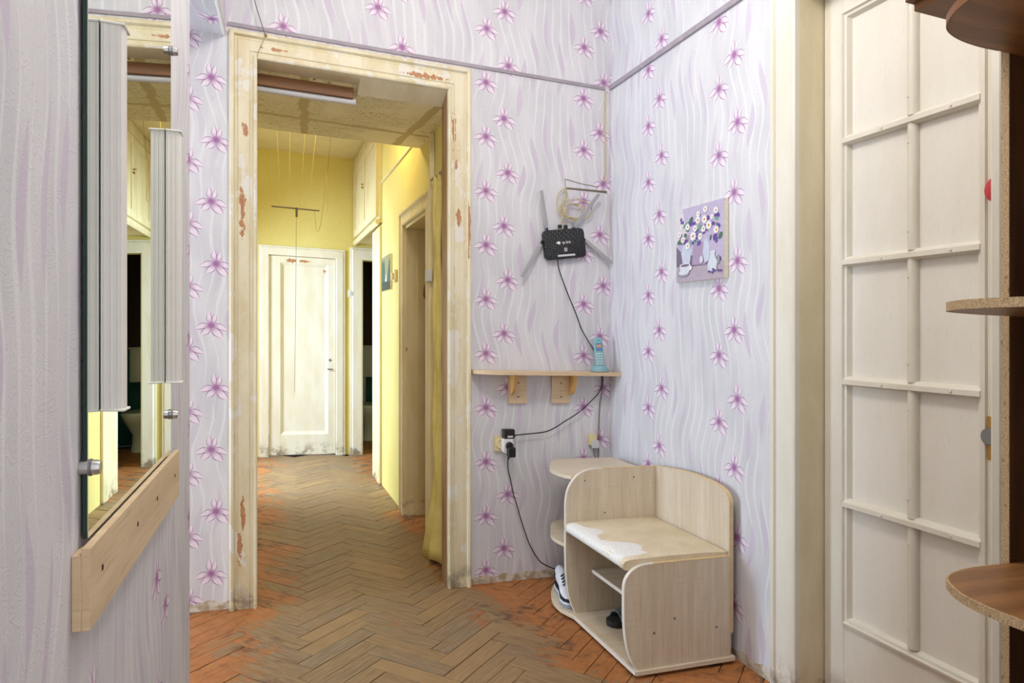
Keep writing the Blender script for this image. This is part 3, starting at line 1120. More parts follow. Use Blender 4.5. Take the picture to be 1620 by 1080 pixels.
# ------------------------------------------------------------------ bench
def bench():
    b = thing('shoe_bench', 'pale oak laminate hallway bench with torn padded seat and shoe shelves', 'bench')
    B0, B1 = 0.012, 0.030
    XB = 1.742
    th_ = 0.016
    yE, yD = 2.222, 2.766
    # base board with rounded far end
    base = [(1.300, 2.212), (XB, 2.212), (XB, 3.20), (1.52, 3.20), (1.43, 3.175), (1.36, 3.115), (1.305, 3.02), (1.272, 2.92), (1.268, 2.83), (1.292, 2.77), (1.298, 2.5)]
    base = base[:2] + cr(base[2:9], 4) + [(1.296, 2.74), (1.298, 2.5)]
    MB().prism(base, 'z', B0, B1, 0.0015).build('base_board', 'oak_h', b)
    MB().box(1.2955, 1.2975, 2.216, 2.76, B0 + 0.001, B1 - 0.001).build('edge_band', 'oak_edge', b)
    for x, y in ((1.33, 2.30), (1.70, 2.30), (1.33, 2.74), (1.70, 3.12)):
        MB().lathe([(0.014, 0.0), (0.014, 0.012)], (x, y, 0.0), 'z', 10).build('glide', 'black_pl', b)
    # end panel
    fr = cr([(1.308, B1), (1.283, 0.07), (1.264, 0.13), (1.2545, 0.21), (1.2535, 0.30), (1.2545, 0.345), (1.265, 0.376), (1.292, 0.403), (1.33, 0.417), (1.38, 0.420)], 4)
    out = fr + [(XB - 0.018, 0.420), (XB - 0.018, B1)]
    MB().prism(out, 'y', yE, yE + th_, 0.001).build('end_panel', 'oak', b)

    def band(curve, y0, y1, nm='edge_band', mat='oak_edge'):
        mb = MB()
        rows = []
        for i, (x, z) in enumerate(curve):
            a = Vector(curve[max(i - 1, 0)])
            c_ = Vector(curve[min(i + 1, len(curve) - 1)])
            t = (c_ - a).normalized()
            n = Vector((-t.y, t.x))
            q = Vector((x, z))
            p1, p2 = q + n * 0.0012, q - n * 0.002
            rows.append([(p1.x, y0 - 0.0006, p1.y), (p1.x, y1 + 0.0006, p1.y), (p2.x, y1 + 0.0006, p2.y), (p2.x, y0 - 0.0006, p2.y)])
        mb.loft(rows)
        return mb.build(nm, mat, b)
    band(fr, yE, yE + th_)
    band([(1.38, 0.420), (XB - 0.018, 0.420)], yE, yE + th_, 'edge_band', 'oak_warm')
    # tall divider
    fd = cr([(1.314, B1), (1.296, 0.07), (1.281, 0.12), (1.270, 0.20), (1.2665, 0.29), (1.2665, 0.45), (1.268, 0.535), (1.284, 0.595), (1.326, 0.645), (1.385, 0.668), (1.45, 0.671)], 4)
    MB().prism(fd + [(XB - 0.018, 0.671), (XB - 0.018, B1)], 'y', yD, yD + th_, 0.001).build('divider_panel', 'oak', b)
    band(fd, yD, yD + th_)
    band([(1.45, 0.671), (XB - 0.018, 0.671)], yD, yD + th_, 'edge_band', 'oak_warm')
    # back panel along the wall
    top = cr([(2.79, 0.671), (2.594, 0.690), (2.437, 0.694), (2.309, 0.684), (2.256, 0.667), (2.230, 0.640), (2.227, 0.61)], 5)
    MB().prism(top + [(2.227, 0.12), (2.238, 0.10), (2.238, B1), (2.79, B1)], 'x', XB - 0.018, XB, 0.001).build('back_panel', 'oak', b)
    mb = MB()
    rows = []
    for i, (y, z) in enumerate(top + [(2.227, 0.12)]):
        rows.append([(XB - 0.0186, y - 0.0008, z + 0.0012), (XB + 0.0006, y - 0.0008, z + 0.0012), (XB + 0.0006, y + 0.002, z - 0.002), (XB - 0.0186, y + 0.002, z - 0.002)])
    mb.loft(rows)
    mb.build('edge_band', 'oak_warm', b)
    MB().prism([(2.79, B1), (3.19, B1), (3.19, 0.615), (2.79, 0.615)], 'x', XB - 0.018, XB).build('back_panel', 'oak', b)
    # seat
    sp = [(1.268, 0.398), (1.259, 0.410), (1.258, 0.424), (1.266, 0.434), (1.29, 0.440), (1.45, 0.443), (1.62, 0.441), (XB - 0.022, 0.436), (XB - 0.022, 0.398)]
    mb = MB()
    rows = []
    for y, k in ((yE + th_ + 0.001, 0.90), (yE + th_ + 0.008, 0.985), (2.30, 1.0), (2.4, 1.003), (2.6, 1.003), (2.7, 1.0), (yD - 0.006, 0.985), (yD - 0.001, 0.90)):
        rows.append([(x, y, 0.398 + (z - 0.398) * k) for x, z in sp])
    mb.loft(rows)
    seat = mb.build('seat', 'seat', b, 50)
    # torn cover: bare foam on the front edge and in two tongues towards the middle
    outline = [(0.002, 2.752), (0.03, 2.755), (0.062, 2.735), (0.070, 2.70), (0.075, 2.66), (0.098, 2.63), (0.112, 2.592), (0.095, 2.565), (0.075, 2.55),
               (0.060, 2.52), (0.058, 2.485), (0.078, 2.455), (0.11, 2.43), (0.14, 2.405), (0.150, 2.36), (0.128, 2.325), (0.13, 2.285), (0.10, 2.268), (0.055, 2.262), (0.02, 2.255), (0.002, 2.252)]

    def wrap(s_, y, lift):
        # s_ = distance from the lower front edge of the seat over its rounded front
        path = [(1.268, 0.398), (1.259, 0.410), (1.258, 0.424), (1.266, 0.434), (1.29, 0.440), (1.45, 0.443)]
        acc = 0.0
        for i in range(len(path) - 1):
            a, c_ = Vector(path[i]), Vector(path[i + 1])
            L_ = (c_ - a).length
            if s_ <= acc + L_ or i == len(path) - 2:
                t = (s_ - acc) / L_
                p = a.lerp(c_, t)
                n = (c_ - a).normalized()
                n = Vector((-n.y, n.x))
                return (p.x + n.x * lift, y, p.y + n.y * lift)
            acc += L_
    rnd = random.Random(3)
    mb = MB()
    ys_ = [2.252 + (2.755 - 2.252) * i / 44 for i in range(45)]

    def reach(y):
        o = sorted(((p[1], p[0]) for p in outline if p[0] > 0.01))
        for i in range(len(o) - 1):
            if o[i][0] <= y <= o[i + 1][0]:
                t = (y - o[i][0]) / max(1e-6, o[i + 1][0] - o[i][0])
                return (o[i][1] * (1 - t) + o[i + 1][1] * t) * 1.3
        return o[0][1] if y < o[0][0] else o[-1][1]
    rows = []
    for y in ys_:
        R_ = (reach(y) + rnd.uniform(-0.004, 0.004)) * (1.0 if 2.26 < y < 2.75 else 0.6)
        row = []
        for j in range(12):
            t = j / 11
            l = 0.0022 + 0.0016 * mnoise.noise((t * 6, y * 30, 1.0)) if 0 < j < 11 else -0.0006
            p = wrap(max(0.001, R_ * t), y, l)
            row.append(p)
        rows.append(row)
    mb.grid(rows)
    mb.build('torn_foam', 'foam', seat, 60)['label'] = 'white foam showing through the torn seat cover'
    # inner shelf
    MB().box(1.395, XB - 0.02, yE + th_, yD, 0.205, 0.221, 0.001).build('inner_shelf', 'oak_h', b)
    MB().box(1.393, 1.3952, yE + th_, yD, 0.205, 0.221).build('edge_band', 'oak_edge', b)
    # open rounded end shelves
    def endshelf(z, xt, yt, y2):
        f = cr([(1.30, yD + th_), (xt + 0.008, yD + 0.06), (xt, yt), (xt + 0.03, yt + 0.09), (xt + 0.11, y2 - 0.02), (xt + 0.20, y2)], 4)
        MB().prism(f + [(XB - 0.018, y2), (XB - 0.018, yD + th_)], 'z', z - 0.016, z, 0.001).build('end_shelf', 'oak_h', b)
    endshelf(0.640, 1.268, 2.93, 3.19)
    endshelf(0.330, 1.268, 2.92, 3.19)
    # confirmat screws
    for x, y, z, nrm in ((1.36, yD, 0.62, 0), (1.61, yD, 0.625, 0), (1.46, yD, 0.47, 0), (1.47, yE, 0.205, 0), (1.66, yE, 0.15, 0), (1.38, yE, 0.16, 0)):
        MB().lathe([(0.0045, 0.0), (0.0045, -0.0012), (0.0, -0.0012)], (x, y, z), 'y', 10).build('screw', 'steel_dull', b)


bench()


# ------------------------------------------------------------------ shoes
def shoe_rings(L_, spec, n=14):
    """spec: (t along, half width, z bottom, z top)"""
    return [[(t * L_, hw * math.cos(2 * PI * k / n), zb + (zt - zb) * (0.5 + 0.5 * math.sin(2 * PI * k / n))) for k in range(n)] for t, hw, zb, zt in spec]


def sneaker():
    s = thing('sneaker', 'white and navy sneaker on the rounded end shelf of the bench', 'shoe')
    xf = Matrix.Translation((1.372, 3.075, 0.030)) @ Matrix.Rotation(math.radians(-102), 4, 'Z')
    L_ = 0.27

    def o(w0, z0, z1):
        pts = [(0, .018), (.02, .03), (.06, .033), (.12, .030), (.17, .036), (.21, .042), (.245, .036), (.265, .02), (.27, .006)]
        up = [(x, y * w0) for x, y in pts]
        return up + [(x, -y) for x, y in reversed(up)]
    MB(xf).prism(o(1.0, 0, 0), 'z', 0.0, 0.016, 0.003).build('sole', 'shoe_g', s)
    MB(xf).prism(o(1.03, 0, 0), 'z', 0.016, 0.026, 0.002).build('foxing', 'shoe_w', s)
    MB(xf).prism(o(0.99, 0, 0), 'z', 0.026, 0.042, 0.004).build('toe_guard', 'shoe_k', s)
    sp = [(.03, .026, .03, .115), (.12, .030, .03, .120), (.28, .031, .03, .122), (.42, .030, .03, .118), (.55, .034, .03, .098), (.70, .038, .03, .072), (.83, .037, .03, .062), (.93, .028, .03, .054), (.985, .012, .03, .045)]
    MB(xf).loft(shoe_rings(L_, sp)).build('upper', 'shoe_w', s, 60)
    MB(xf).loft(shoe_rings(L_, [(.02, .0275, .035, .107), (.10, .032, .035, .110), (.20, .0325, .035, .104)])).build('heel_patch', 'shoe_k', s, 60)
    for i in range(4):
        x = 0.135 + i * 0.016
        z = 0.114 - i * 0.0085
        MB(xf).tube([(x, -0.022, z - 0.012), (x + 0.004, -0.008, z), (x, 0.008, z + 0.001), (x + 0.004, 0.022, z - 0.012)], 0.003, 6).build('lace', 'shoe_k', s, 60)


def slipper():
    s = thing('slipper', 'dark grey open-toed slipper inside the bench', 'slipper')
    xf = Matrix.Translation((1.64, 2.66, 0.030)) @ Matrix.Rotation(math.radians(195), 4, 'Z')
    pts = [(0, .012), (.02, .030), (.06, .034), (.12, .032), (.17, .040), (.21, .044), (.245, .036), (.262, .014)]
    pl = pts + [(x, -y) for x, y in reversed(pts)]
    MB(xf).prism(pl, 'z', 0.0, 0.028, 0.006, 2).build('sole', 'slip_k', s, 40)
    rows = []
    for x in (0.125, 0.15, 0.18, 0.205, 0.222):
        hw = 0.041 + 0.02 * (x - 0.12)
        hgt = 0.062 - 0.12 * (x - 0.125)
        rows.append([(x, hw * math.cos(a), 0.012 + hgt * math.sin(a)) for a in [PI * k / 12 for k in range(13)]] +
                    [(x, (hw - .005) * math.cos(a), 0.012 + (hgt - .005) * math.sin(a)) for a in [PI * k / 12 for k in reversed(range(13))]])
    MB(xf).loft(rows).build('strap', 'slip_g', s, 50)


sneaker()
slipper()


# ------------------------------------------------------------------ wall shelf with phone
def wall_shelf():
    s = thing('wall_shelf', 'pale laminate wall shelf with rounded end on two brackets in the corner', 'shelf')
    zt = 1.084
    o = cr([(0.985, BACK - 0.001), (0.995, 3.245), (1.03, 3.205), (1.09, 3.180), (1.18, 3.172)], 5)
    MB().prism(o + [(RIGHT - 0.003, 3.172), (RIGHT - 0.003, BACK - 0.001)], 'z', zt - 0.018, zt, 0.001).build('board', 'birch', s)
    mb = MB()
    mb.loft([[(x - 0.0008, y - 0.0008, zt - 0.0184), (x + 0.002, y + 0.002, zt - 0.0184), (x + 0.002, y + 0.002, zt + 0.0004), (x - 0.0008, y - 0.0008, zt + 0.0004)] for x, y in o + [(RIGHT - 0.004, 3.172)]])
    mb.build('edge_band', 'birch', s)
    for x0, x1, xg, gside in ((1.183, 1.281, 1.187, 1), (1.424, 1.524, 1.520, -1)):
        pl = MB().box(x0, x1, BACK - 0.017, BACK - 0.001, 0.914, zt - 0.018, 0.001).build('bracket_plate', 'birch', s)
        g_ = cr([(BACK - 0.017, 0.958), (3.262, 0.962), (3.235, 0.985), (3.216, 1.02), (3.208, zt - 0.018)], 5)
        MB().prism(g_ + [(BACK - 0.017, zt - 0.018)], 'x', xg, xg + 0.016, 0.001).build('bracket_gusset', 'gusset', s)
        for xx, zz in ((x0 + 0.052, 0.948), (x0 + 0.052, 1.02)):
            MB().lathe([(0.004, 0), (0.004, -0.0015), (0, -0.0015)], (xx, BACK - 0.017, zz), 'y', 10).build('screw', 'screw', pl)


wall_shelf()


def phone():
    p = thing('cordless_phone', 'teal cordless phone standing upright in its base on the wall shelf', 'phone')
    cx, cy, z0 = 1.672, 3.225, 1.084
    n = 24

    def ring(a, b, z, dy=0.0):
        return [(cx + a * math.cos(2 * PI * k / n), cy + dy + b * math.sin(2 * PI * k / n), z) for k in range(n)]
    MB().loft([ring(.046, .040, z0), ring(.050, .044, z0 + .006), ring(.048, .042, z0 + .018), ring(.040, .034, z0 + .030), ring(.036, .030, z0 + .034)]).build('charging_base', 'teal_pl', p, 50)
    MB().loft([ring(.0465, .0405, z0 + .0005), ring(.0508, .0448, z0 + .003), ring(.0508, .0448, z0 + .0055), ring(.050, .044, z0 + .0065)]).build('base_skirt', 'grey_pl', p, 50)
    xf = Matrix.Translation((cx + 0.002, cy + 0.004, z0 + 0.024)) @ Matrix.Rotation(math.radians(-9), 4, 'X') @ Matrix.Rotation(math.radians(-10), 4, 'Z')
    rows = []
    for z, w, d in ((0, .021, .011), (.02, .0225, .012), (.07, .0235, .0125), (.11, .0245, .013), (.14, .024, .0125), (.155, .020, .011), (.160, .012, .008)):
        rows.append([(x, y, z) for x, y in rrect(-w, w, -d, d, min(w, d) * 0.7, 3)])
    h = MB(xf).loft(rows).build('handset', 'teal_pl', p, 50)
    MB(xf).prism(rrect(-.019, .019, .086, .128, .005), 'y', -0.0142, -0.0118, 0.0008).build('screen_frame', 'blue_scr', h)
    MB(xf).box(-.014, .014, -.0148, -.0138, .104, .120, 0.0004).build('display', 'amber_scr', h)
    MB(xf).prism(rrect(-.008, .008, .140, .144, .0015), 'y', -0.0125, -0.0110, 0.0003).build('earpiece', 'blue_scr', h)
    for r in range(5):
        for c_ in range(3):
            MB(xf).prism(rrect(-.0165 + c_ * .0120, -.0165 + c_ * .0120 + .009, .014 + r * .0135, .014 + r * .0135 + .0085, .003, 3), 'y', -0.0145, -0.0118, 0.0006).build('key', 'teal_dark', h)


phone()


# ------------------------------------------------------------------ router, cords, sockets
def text_mesh(body, size, xf, name, mat, parent, depth=0.0006):
    cu = bpy.data.curves.new(name, 'FONT')
    cu.body = body
    cu.size = size
    cu.align_x = 'CENTER'
    cu.align_y = 'CENTER'
    cu.extrude = depth
    to = bpy.data.objects.new('tmp_text', cu)
    COL.objects.link(to)
    dg = bpy.context.evaluated_depsgraph_get()
    me = bpy.data.meshes.new_from_object(to.evaluated_get(dg))
    bpy.data.objects.remove(to)
    me.name = name
    me.transform(xf)
    me.materials.clear()
    me.materials.append(M[mat])
    o = bpy.data.objects.new(name, me)
    COL.objects.link(o)
    o.parent = parent
    return o


def router():
    r = thing('wifi_router', 'black router with four grey antennas hung on the flowered wall', 'router')
    # local: x along wall, y out of wall negative, z up
    xf = Matrix.Translation((1.489, BACK - 0.006, 1.752)) @ Matrix.Rotation(math.radians(-8.5), 4, 'Y') @ Matrix.Rotation(math.radians(3), 4, 'X')
    MB(xf).prism(rrect(-.117, .117, -.077, .077, .024, 6), 'y', -0.034, -0.004, 0.005, 2).build('body', 'router', r, 40)
    MB(xf).prism(rrect(-.110, .110, -.070, .070, .02, 4), 'y', -0.004, 0.0).build('back_shell', 'black_pl', r)
    txt = xf @ Matrix.Translation((0.008, -0.0342, 0.008)) @ Matrix.Rotation(PI / 2, 4, 'X')
    text_mesh('tp-link', 0.020, txt, 'lettering', 'white_pl', r)
    mb = MB(xf)
    mb.prism(circle(-0.036, 0.008, 0.0085, 16), 'y', -0.0350, -0.0338)
    mb.prism([(-0.036, 0.004), (-0.050, 0.004), (-0.050, 0.012), (-0.036, 0.012)], 'y', -0.0349, -0.0338)
    mb.build('logo', 'white_pl', r)
    MB(xf).box(-0.010, 0.008, -0.0348, -0.0338, -0.040, -0.020).build('sticker', 'grey_pl', r)
    MB(xf).box(-0.050, 0.050, -0.0348, -0.0338, -0.064, -0.054).build('label_strip', 'label', r)
    for (xa, za), (xb, zb), out in (((1.392, 1.818), (1.357, 2.020), .03), ((1.542, 1.836), (1.680, 2.030), .055),
                                    ((1.364, 1.750), (1.240, 1.562), .05), ((1.604, 1.786), (1.764, 1.668), .04)):
        a = Vector((xa, BACK - 0.022, za))
        b_ = Vector((xb, BACK - out, zb))
        t = (b_ - a).normalized()
        side = t.cross(Vector((0, 1, 0))).normalized()
        nrm = side.cross(t)
        rows = []
        for k, w, d in ((0, .006, .005), (.10, .0085, .006), (.15, .0105, .0055), (.93, .0095, .0045), (.98, .008, .004), (1.0, .004, .002)):
            q = a.lerp(b_, k)
            rows.append([tuple(q + side * (w * i) + nrm * (d * j)) for i, j in ((-1, -.6), (-.8, -1), (.8, -1), (1, -.6), (1, .6), (.8, 1), (-.8, 1), (-1, .6))])
        an = MB().loft(rows).build('antenna', 'grey_pl', r)
        MB().tube([tuple(a - t * 0.012), tuple(a + t * 0.010)], 0.008, 10).build('antenna_hinge', 'black_pl', an)


router()


def cord(name, pts, rad, mat, label, cat='cable', n=8, sub=6):
    return tag(MB().tube(cr(pts, sub), rad, n).build(name, mat, None, 60), label, cat)


def cords():
    Y = BACK - 0.02
    w = thing('network_cable', 'beige network cable coiled above the black router', 'cable')
    # main leads from the slot in the wall down to the router
    MB().tube(cr([(1.506, BACK - 0.004, 2.052), (1.500, Y, 2.02), (1.480, Y - .01, 1.97), (1.484, Y - .012, 1.92), (1.470, Y - .01, 1.86), (1.466, Y, 1.818)], 6), 0.0034, 8).build('lead', 'cable_b', w, 60)
    MB().tube(cr([(1.508, BACK - 0.004, 2.056), (1.512, Y, 2.00), (1.506, Y - .008, 1.93), (1.496, Y, 1.87), (1.498, Y, 1.830)], 6), 0.0034, 8).build('lead', 'cable_b', w, 60)
    # coil: three uneven loops
    rnd = random.Random(5)
    pts = []
    for k in range(64):
        a = k / 64 * 2 * PI * 3.0 + 2.4
        lp = k / 64 * 3
        rx, rz = .068 + .022 * math.sin(lp * 2.1), .050 + .012 * math.cos(lp * 1.7)
        cx_ = 1.545 + .014 * math.sin(lp * 2.6)
        cz_ = 1.950 - .012 * lp
        pts.append((cx_ + rx * math.cos(a), Y - .010 - .004 * math.sin(a * 1.3), cz_ + rz * math.sin(a)))
    MB().tube(pts, 0.0032, 8).build('coil', 'cable_b', w, 60)
    MB().tube(cr([(1.503, Y, 2.050), (1.455, Y - .006, 2.01), (1.448, Y - .01, 1.95), (1.475, Y - .014, 1.89), (1.53, Y - .01, 1.90)], 6), 0.003, 8).build('lead', 'cable_b', w, 60)
    MB().box(1.455, 1.474, Y - .014, Y + .004, 1.832, 1.85, .003).build('plug', 'black_pl', w)
    MB().box(1.490, 1.508, Y - .012, Y + .006, 1.826, 1.852, .003).build('plug', 'black_pl', w)
    cord('wall_wire', [(1.507, BACK - .003, 2.056), (1.505, BACK - .006, 2.092), (1.515, BACK - .004, 2.098), (1.60, BACK - .003, 2.085), (1.70, BACK - .003, 2.078)], 0.0016, 'twine', 'thin wire looping from the wall slot above the router')
    m = MB()  # brown strip put in for the shade inside a torn slit in the wall
    m.hexa([(1.515, BACK - .003, 2.048), (1.754, BACK - .003, 2.050), (1.754, BACK, 2.050), (1.515, BACK, 2.048)],
           [(1.515, BACK - .003, 2.056), (1.754, BACK - .003, 2.061), (1.754, BACK, 2.061), (1.515, BACK, 2.056)])
    tag(m.build('slit_shade_strip', 'cable_g'), 'brown strip standing in for the shaded torn wall slit beside the router coil', 'wall slit')
    cord('corner_cable', [(1.742, BACK - .004, 2.595), (1.741, BACK - .004, 2.45), (1.743, BACK - .004, 2.30), (1.741, BACK - .004, 2.11)], 0.0045, 'cable_b', 'beige cable running down the wall corner from the rail')
    cord('router_cord', [(1.452, BACK - .02, 1.685), (1.462, Y, 1.62), (1.486, Y - .004, 1.55), (1.519, Y - .004, 1.474), (1.560, Y, 1.39), (1.593, Y, 1.309), (1.63, Y, 1.25), (1.664, Y, 1.200), (1.690, Y + .006, 1.14), (1.700, BACK - .008, 1.089)], 0.003, 'cable_k', 'black cord from the router down to the shelf')
    cord('phone_cord', [(1.196, BACK - .035, 0.752), (1.26, BACK - .03, 0.757), (1.335, BACK - .03, 0.762), (1.39, BACK - .03, 0.77), (1.442, BACK - .03, 0.792), (1.49, BACK - .03, 0.82), (1.533, BACK - .03, 0.843), (1.58, BACK - .03, 0.872), (1.625, BACK - .03, 0.909), (1.66, BACK - .03, 0.94), (1.693, BACK - .03, 0.975), (1.712, BACK - .025, 1.015), (1.716, BACK - .015, 1.062)], 0.003, 'cable_k', 'black cord slanting from the upper adapter to under the shelf')
    cord('long_cord', [(1.169, BACK - .045, 0.652), (1.175, BACK - .03, 0.58), (1.189, BACK - .03, 0.522), (1.205, BACK - .03, 0.45), (1.224, BACK - .03, 0.392), (1.245, BACK - .03, 0.32), (1.265, BACK - .03, 0.26), (1.29, BACK - .03, 0.195), (1.318, BACK - .03, 0.142), (1.348, BACK - .03, 0.10), (1.378, BACK - .03, 0.078), (1.435, BACK - .03, 0.052), (1.489, BACK - .028, 0.055), (1.53, BACK - .03, 0.09)], 0.0028, 'cable_k', 'long black cord hanging from the lower plug behind the bench')
    cord('telephone_line', [(1.725, BACK - .010, 1.062), (1.718, BACK - .012, 0.97), (1.706, BACK - .012, 0.906), (1.700, BACK - .012, 0.80), (1.698, BACK - .012, 0.70), (1.694, BACK - .010, 0.50)], 0.0032, 'cable_g', 'grey-brown telephone line in the corner below the shelf')
    cord('junction_line', [(1.668, BACK - .012, 0.672), (1.676, BACK - .012, 0.63), (1.684, BACK - .012, 0.60), (1.688, BACK - .012, 0.50)], 0.0028, 'cable_g', 'short grey lead under the ivory junction box')
    # socket, adapter, plug
    s = thing('wall_socket', 'ivory wall socket left of the black adapters', 'socket')
    MB().prism(rrect(1.108, 1.172, 0.672, 0.748, .006), 'y', BACK - 0.018, BACK - 0.001, 0.003).build('faceplate', 'ivory_pl', s)
    MB().lathe([(0.026, 0), (0.028, -0.004), (0.024, -0.008), (0.022, -0.003)], (1.14, BACK - 0.018, 0.71), 'y', 20).build('socket_ring', 'ivory_pl', s)
    s = thing('plug_splitter', 'white plug splitter in the wall socket', 'plug')
    MB().prism(rrect(1.138, 1.190, 0.668, 0.742, .012), 'y', BACK - 0.066, BACK - 0.026, 0.004).build('body', 'white_pl', s)
    MB().lathe([(0.020, 0), (0.018, -0.003), (0, -0.003)], (1.165, BACK - 0.066, 0.705), 'y', 16).build('socket_well', 'grey_pl', s)
    s = thing('power_adapter', 'black power adapter plugged in above the white splitter', 'adapter')
    MB().box(1.140, 1.198, BACK - 0.070, BACK - 0.028, 0.742, 0.788, 0.003).build('body', 'black_pl', s)
    MB().box(1.158, 1.186, BACK - 0.0712, BACK - 0.0695, 0.748, 0.757).build('label_sticker', 'label', s)
    MB().tube([(1.196, BACK - .036, 0.750), (1.212, BACK - .034, 0.753)], 0.005, 8).build('strain_relief', 'black_pl', s)
    s = thing('power_plug', 'black plug hanging from the front of the white splitter', 'plug')
    MB().box(1.152, 1.192, BACK - 0.100, BACK - 0.070, 0.652, 0.702, 0.004).build('body', 'black_pl', s)
    MB().lathe([(0.019, 0), (0.019, -0.012), (0.014, -0.016), (0, -0.016)], (1.167, BACK - 0.067, 0.708), 'y', 16).build('plug_head', 'black_pl', s)
    MB().tube([(1.169, BACK - .06, 0.655), (1.169, BACK - .05, 0.636)], 0.005, 8).build('strain_relief', 'black_pl', s)
    s = thing('junction_box', 'small ivory telephone junction box in the corner under the shelf', 'junction box')
    MB().box(1.640, 1.684, BACK - 0.022, BACK - 0.001, 0.690, 0.750, 0.002).build('box', 'ivory_pl', s)
    MB().box(1.650, 1.694, BACK - 0.030, BACK - 0.022, 0.674, 0.716, 0.002).build('cover', 'label', s)


cords()


# ------------------------------------------------------------------ picture on the right wall
def picture():
    p = thing('flower_picture', 'unframed canvas picture of daisies in a vase on the right wall', 'picture')
    y0, y1, z0, z1, T = 2.292, 2.630, 1.520, 1.842, 0.022
    MB().box(RIGHT - T, RIGHT - 0.001, y0, y1, z0, z1, 0.001).build('canvas', 'p_card', p)
    names = ['p_lilac', 'p_mauve', 'p_table', 'p_shade', 'p_white', 'p_yolk', 'p_violet', 'p_green', 'p_leaf', 'p_vase', 'p_cup', 'p_grey', 'p_pale']
    idx = {n: i for i, n in enumerate(names)}
    mb = MB()
    lay = [0]

    def poly(pts, nm):
        # pts in 0..1 picture coordinates, left to right as seen; each coat a hair above the last
        lay[0] += 1
        mb.mi = idx[nm]
        x = RIGHT - T - 0.0004 - lay[0] * 0.000012
        mb.face([(x, y1 - u * (y1 - y0), z0 + v * (z1 - z0)) for u, v in pts])

    def ell(cx_, cy_, rx, ry, nm, n=14, rot=0.0):
        pts = []
        for k in range(n):
            a = -2 * PI * k / n
            ex, ey = rx * math.cos(a), ry * math.sin(a)
            pts.append((cx_ + ex * math.cos(rot) - ey * math.sin(rot), cy_ + ex * math.sin(rot) + ey * math.cos(rot)))
        poly(pts, nm)

    def rect(a, b, c_, d_, nm):
        poly([(a, b), (c_, b), (c_, d_), (a, d_)], nm)
    rect(0, 0, 1, 1, 'p_lilac')
    poly([(0, .55), (.25, .62), (.14, 1), (0, 1)], 'p_pale')
    rect(0, 0, 1, .22, 'p_table')
    poly([(0, .22), (.12, .2), (.62, .19), (.95, .22), (.95, .27), (.5, .3), (.1, .42), (0, .5)], 'p_shade')
    poly([(.35, .22), (.62, .2), (.62, .5), (.38, .5)], 'p_mauve')
    rnd = random.Random(11)
    for _ in range(26):
        ell(rnd.uniform(.08, .95), rnd.uniform(.50, .80), rnd.uniform(.03, .08), rnd.uniform(.02, .05), rnd.choice(['p_green', 'p_leaf', 'p_green', 'p_mauve']), 9, rnd.uniform(0, 3))
    poly([(.14, .26), (.30, .25), (.34, .42), (.28, .52), (.16, .50), (.11, .40)], 'p_vase')
    poly([(.62, .22), (.70, .25), (.72, .42), (.66, .54), (.60, .50), (.58, .35)], 'p_vase')
    for _ in range(24):
        a = rnd.random() * 2 * PI
        cx_, cy_ = rnd.uniform(.1, .92), rnd.uniform(.50, .86)
        for k in range(3):
            ell(cx_ + rnd.uniform(-.03, .03), cy_ + rnd.uniform(-.03, .03), .024, .030, 'p_violet', 8, rnd.random() * 3)
    for cx_, cy_, r in ((.08, .66, .045), (.15, .58, .05), (.26, .74, .05), (.38, .60, .07), (.42, .70, .05), (.48, .80, .055), (.49, .88, .045), (.53, .58, .05), (.60, .67, .05),
                        (.62, .79, .06), (.64, .92, .05), (.71, .70, .065), (.86, .62, .055), (.85, .87, .05), (.27, .48, .055), (.14, .76, .04), (.78, .80, .035)):
        for k in range(11):
            a = 2 * PI * k / 11 + cx_ * 7
            ell(cx_ + .62 * r * math.cos(a), cy_ + .62 * r * math.sin(a), r * .42, r * .17, 'p_white', 8, a)
        ell(cx_, cy_, r * .30, r * .30, 'p_yolk', 10)
    ell(.17, .115, .14, .045, 'p_grey')
    ell(.17, .125, .11, .03, 'p_pale')
    poly([(.09, .22), (.11, .13), (.17, .10), (.25, .10), (.31, .14), (.33, .23)], 'p_cup')
    ell(.21, .225, .12, .028, 'p_white')
    ell(.21, .222, .10, .02, 'p_shade')
    ell(.33, .18, .03, .03, 'p_white')
    poly([(.70, .10), (.86, .10), (.88, .22), (.83, .30), (.84, .36), (.74, .36), (.74, .30), (.69, .2)], 'p_cup')
    ell(.90, .24, .03, .06, 'p_grey')
    ell(.56, .27, .035, .05, 'p_cup')
    for cx_, cy_ in ((.72, .10), (.78, .085), (.83, .105), (.90, .10), (.80, .12), (.95, .095)):
        ell(cx_, cy_, .025, .016, 'p_violet', 8)
    mb.build('painted_print', names, p)


picture()


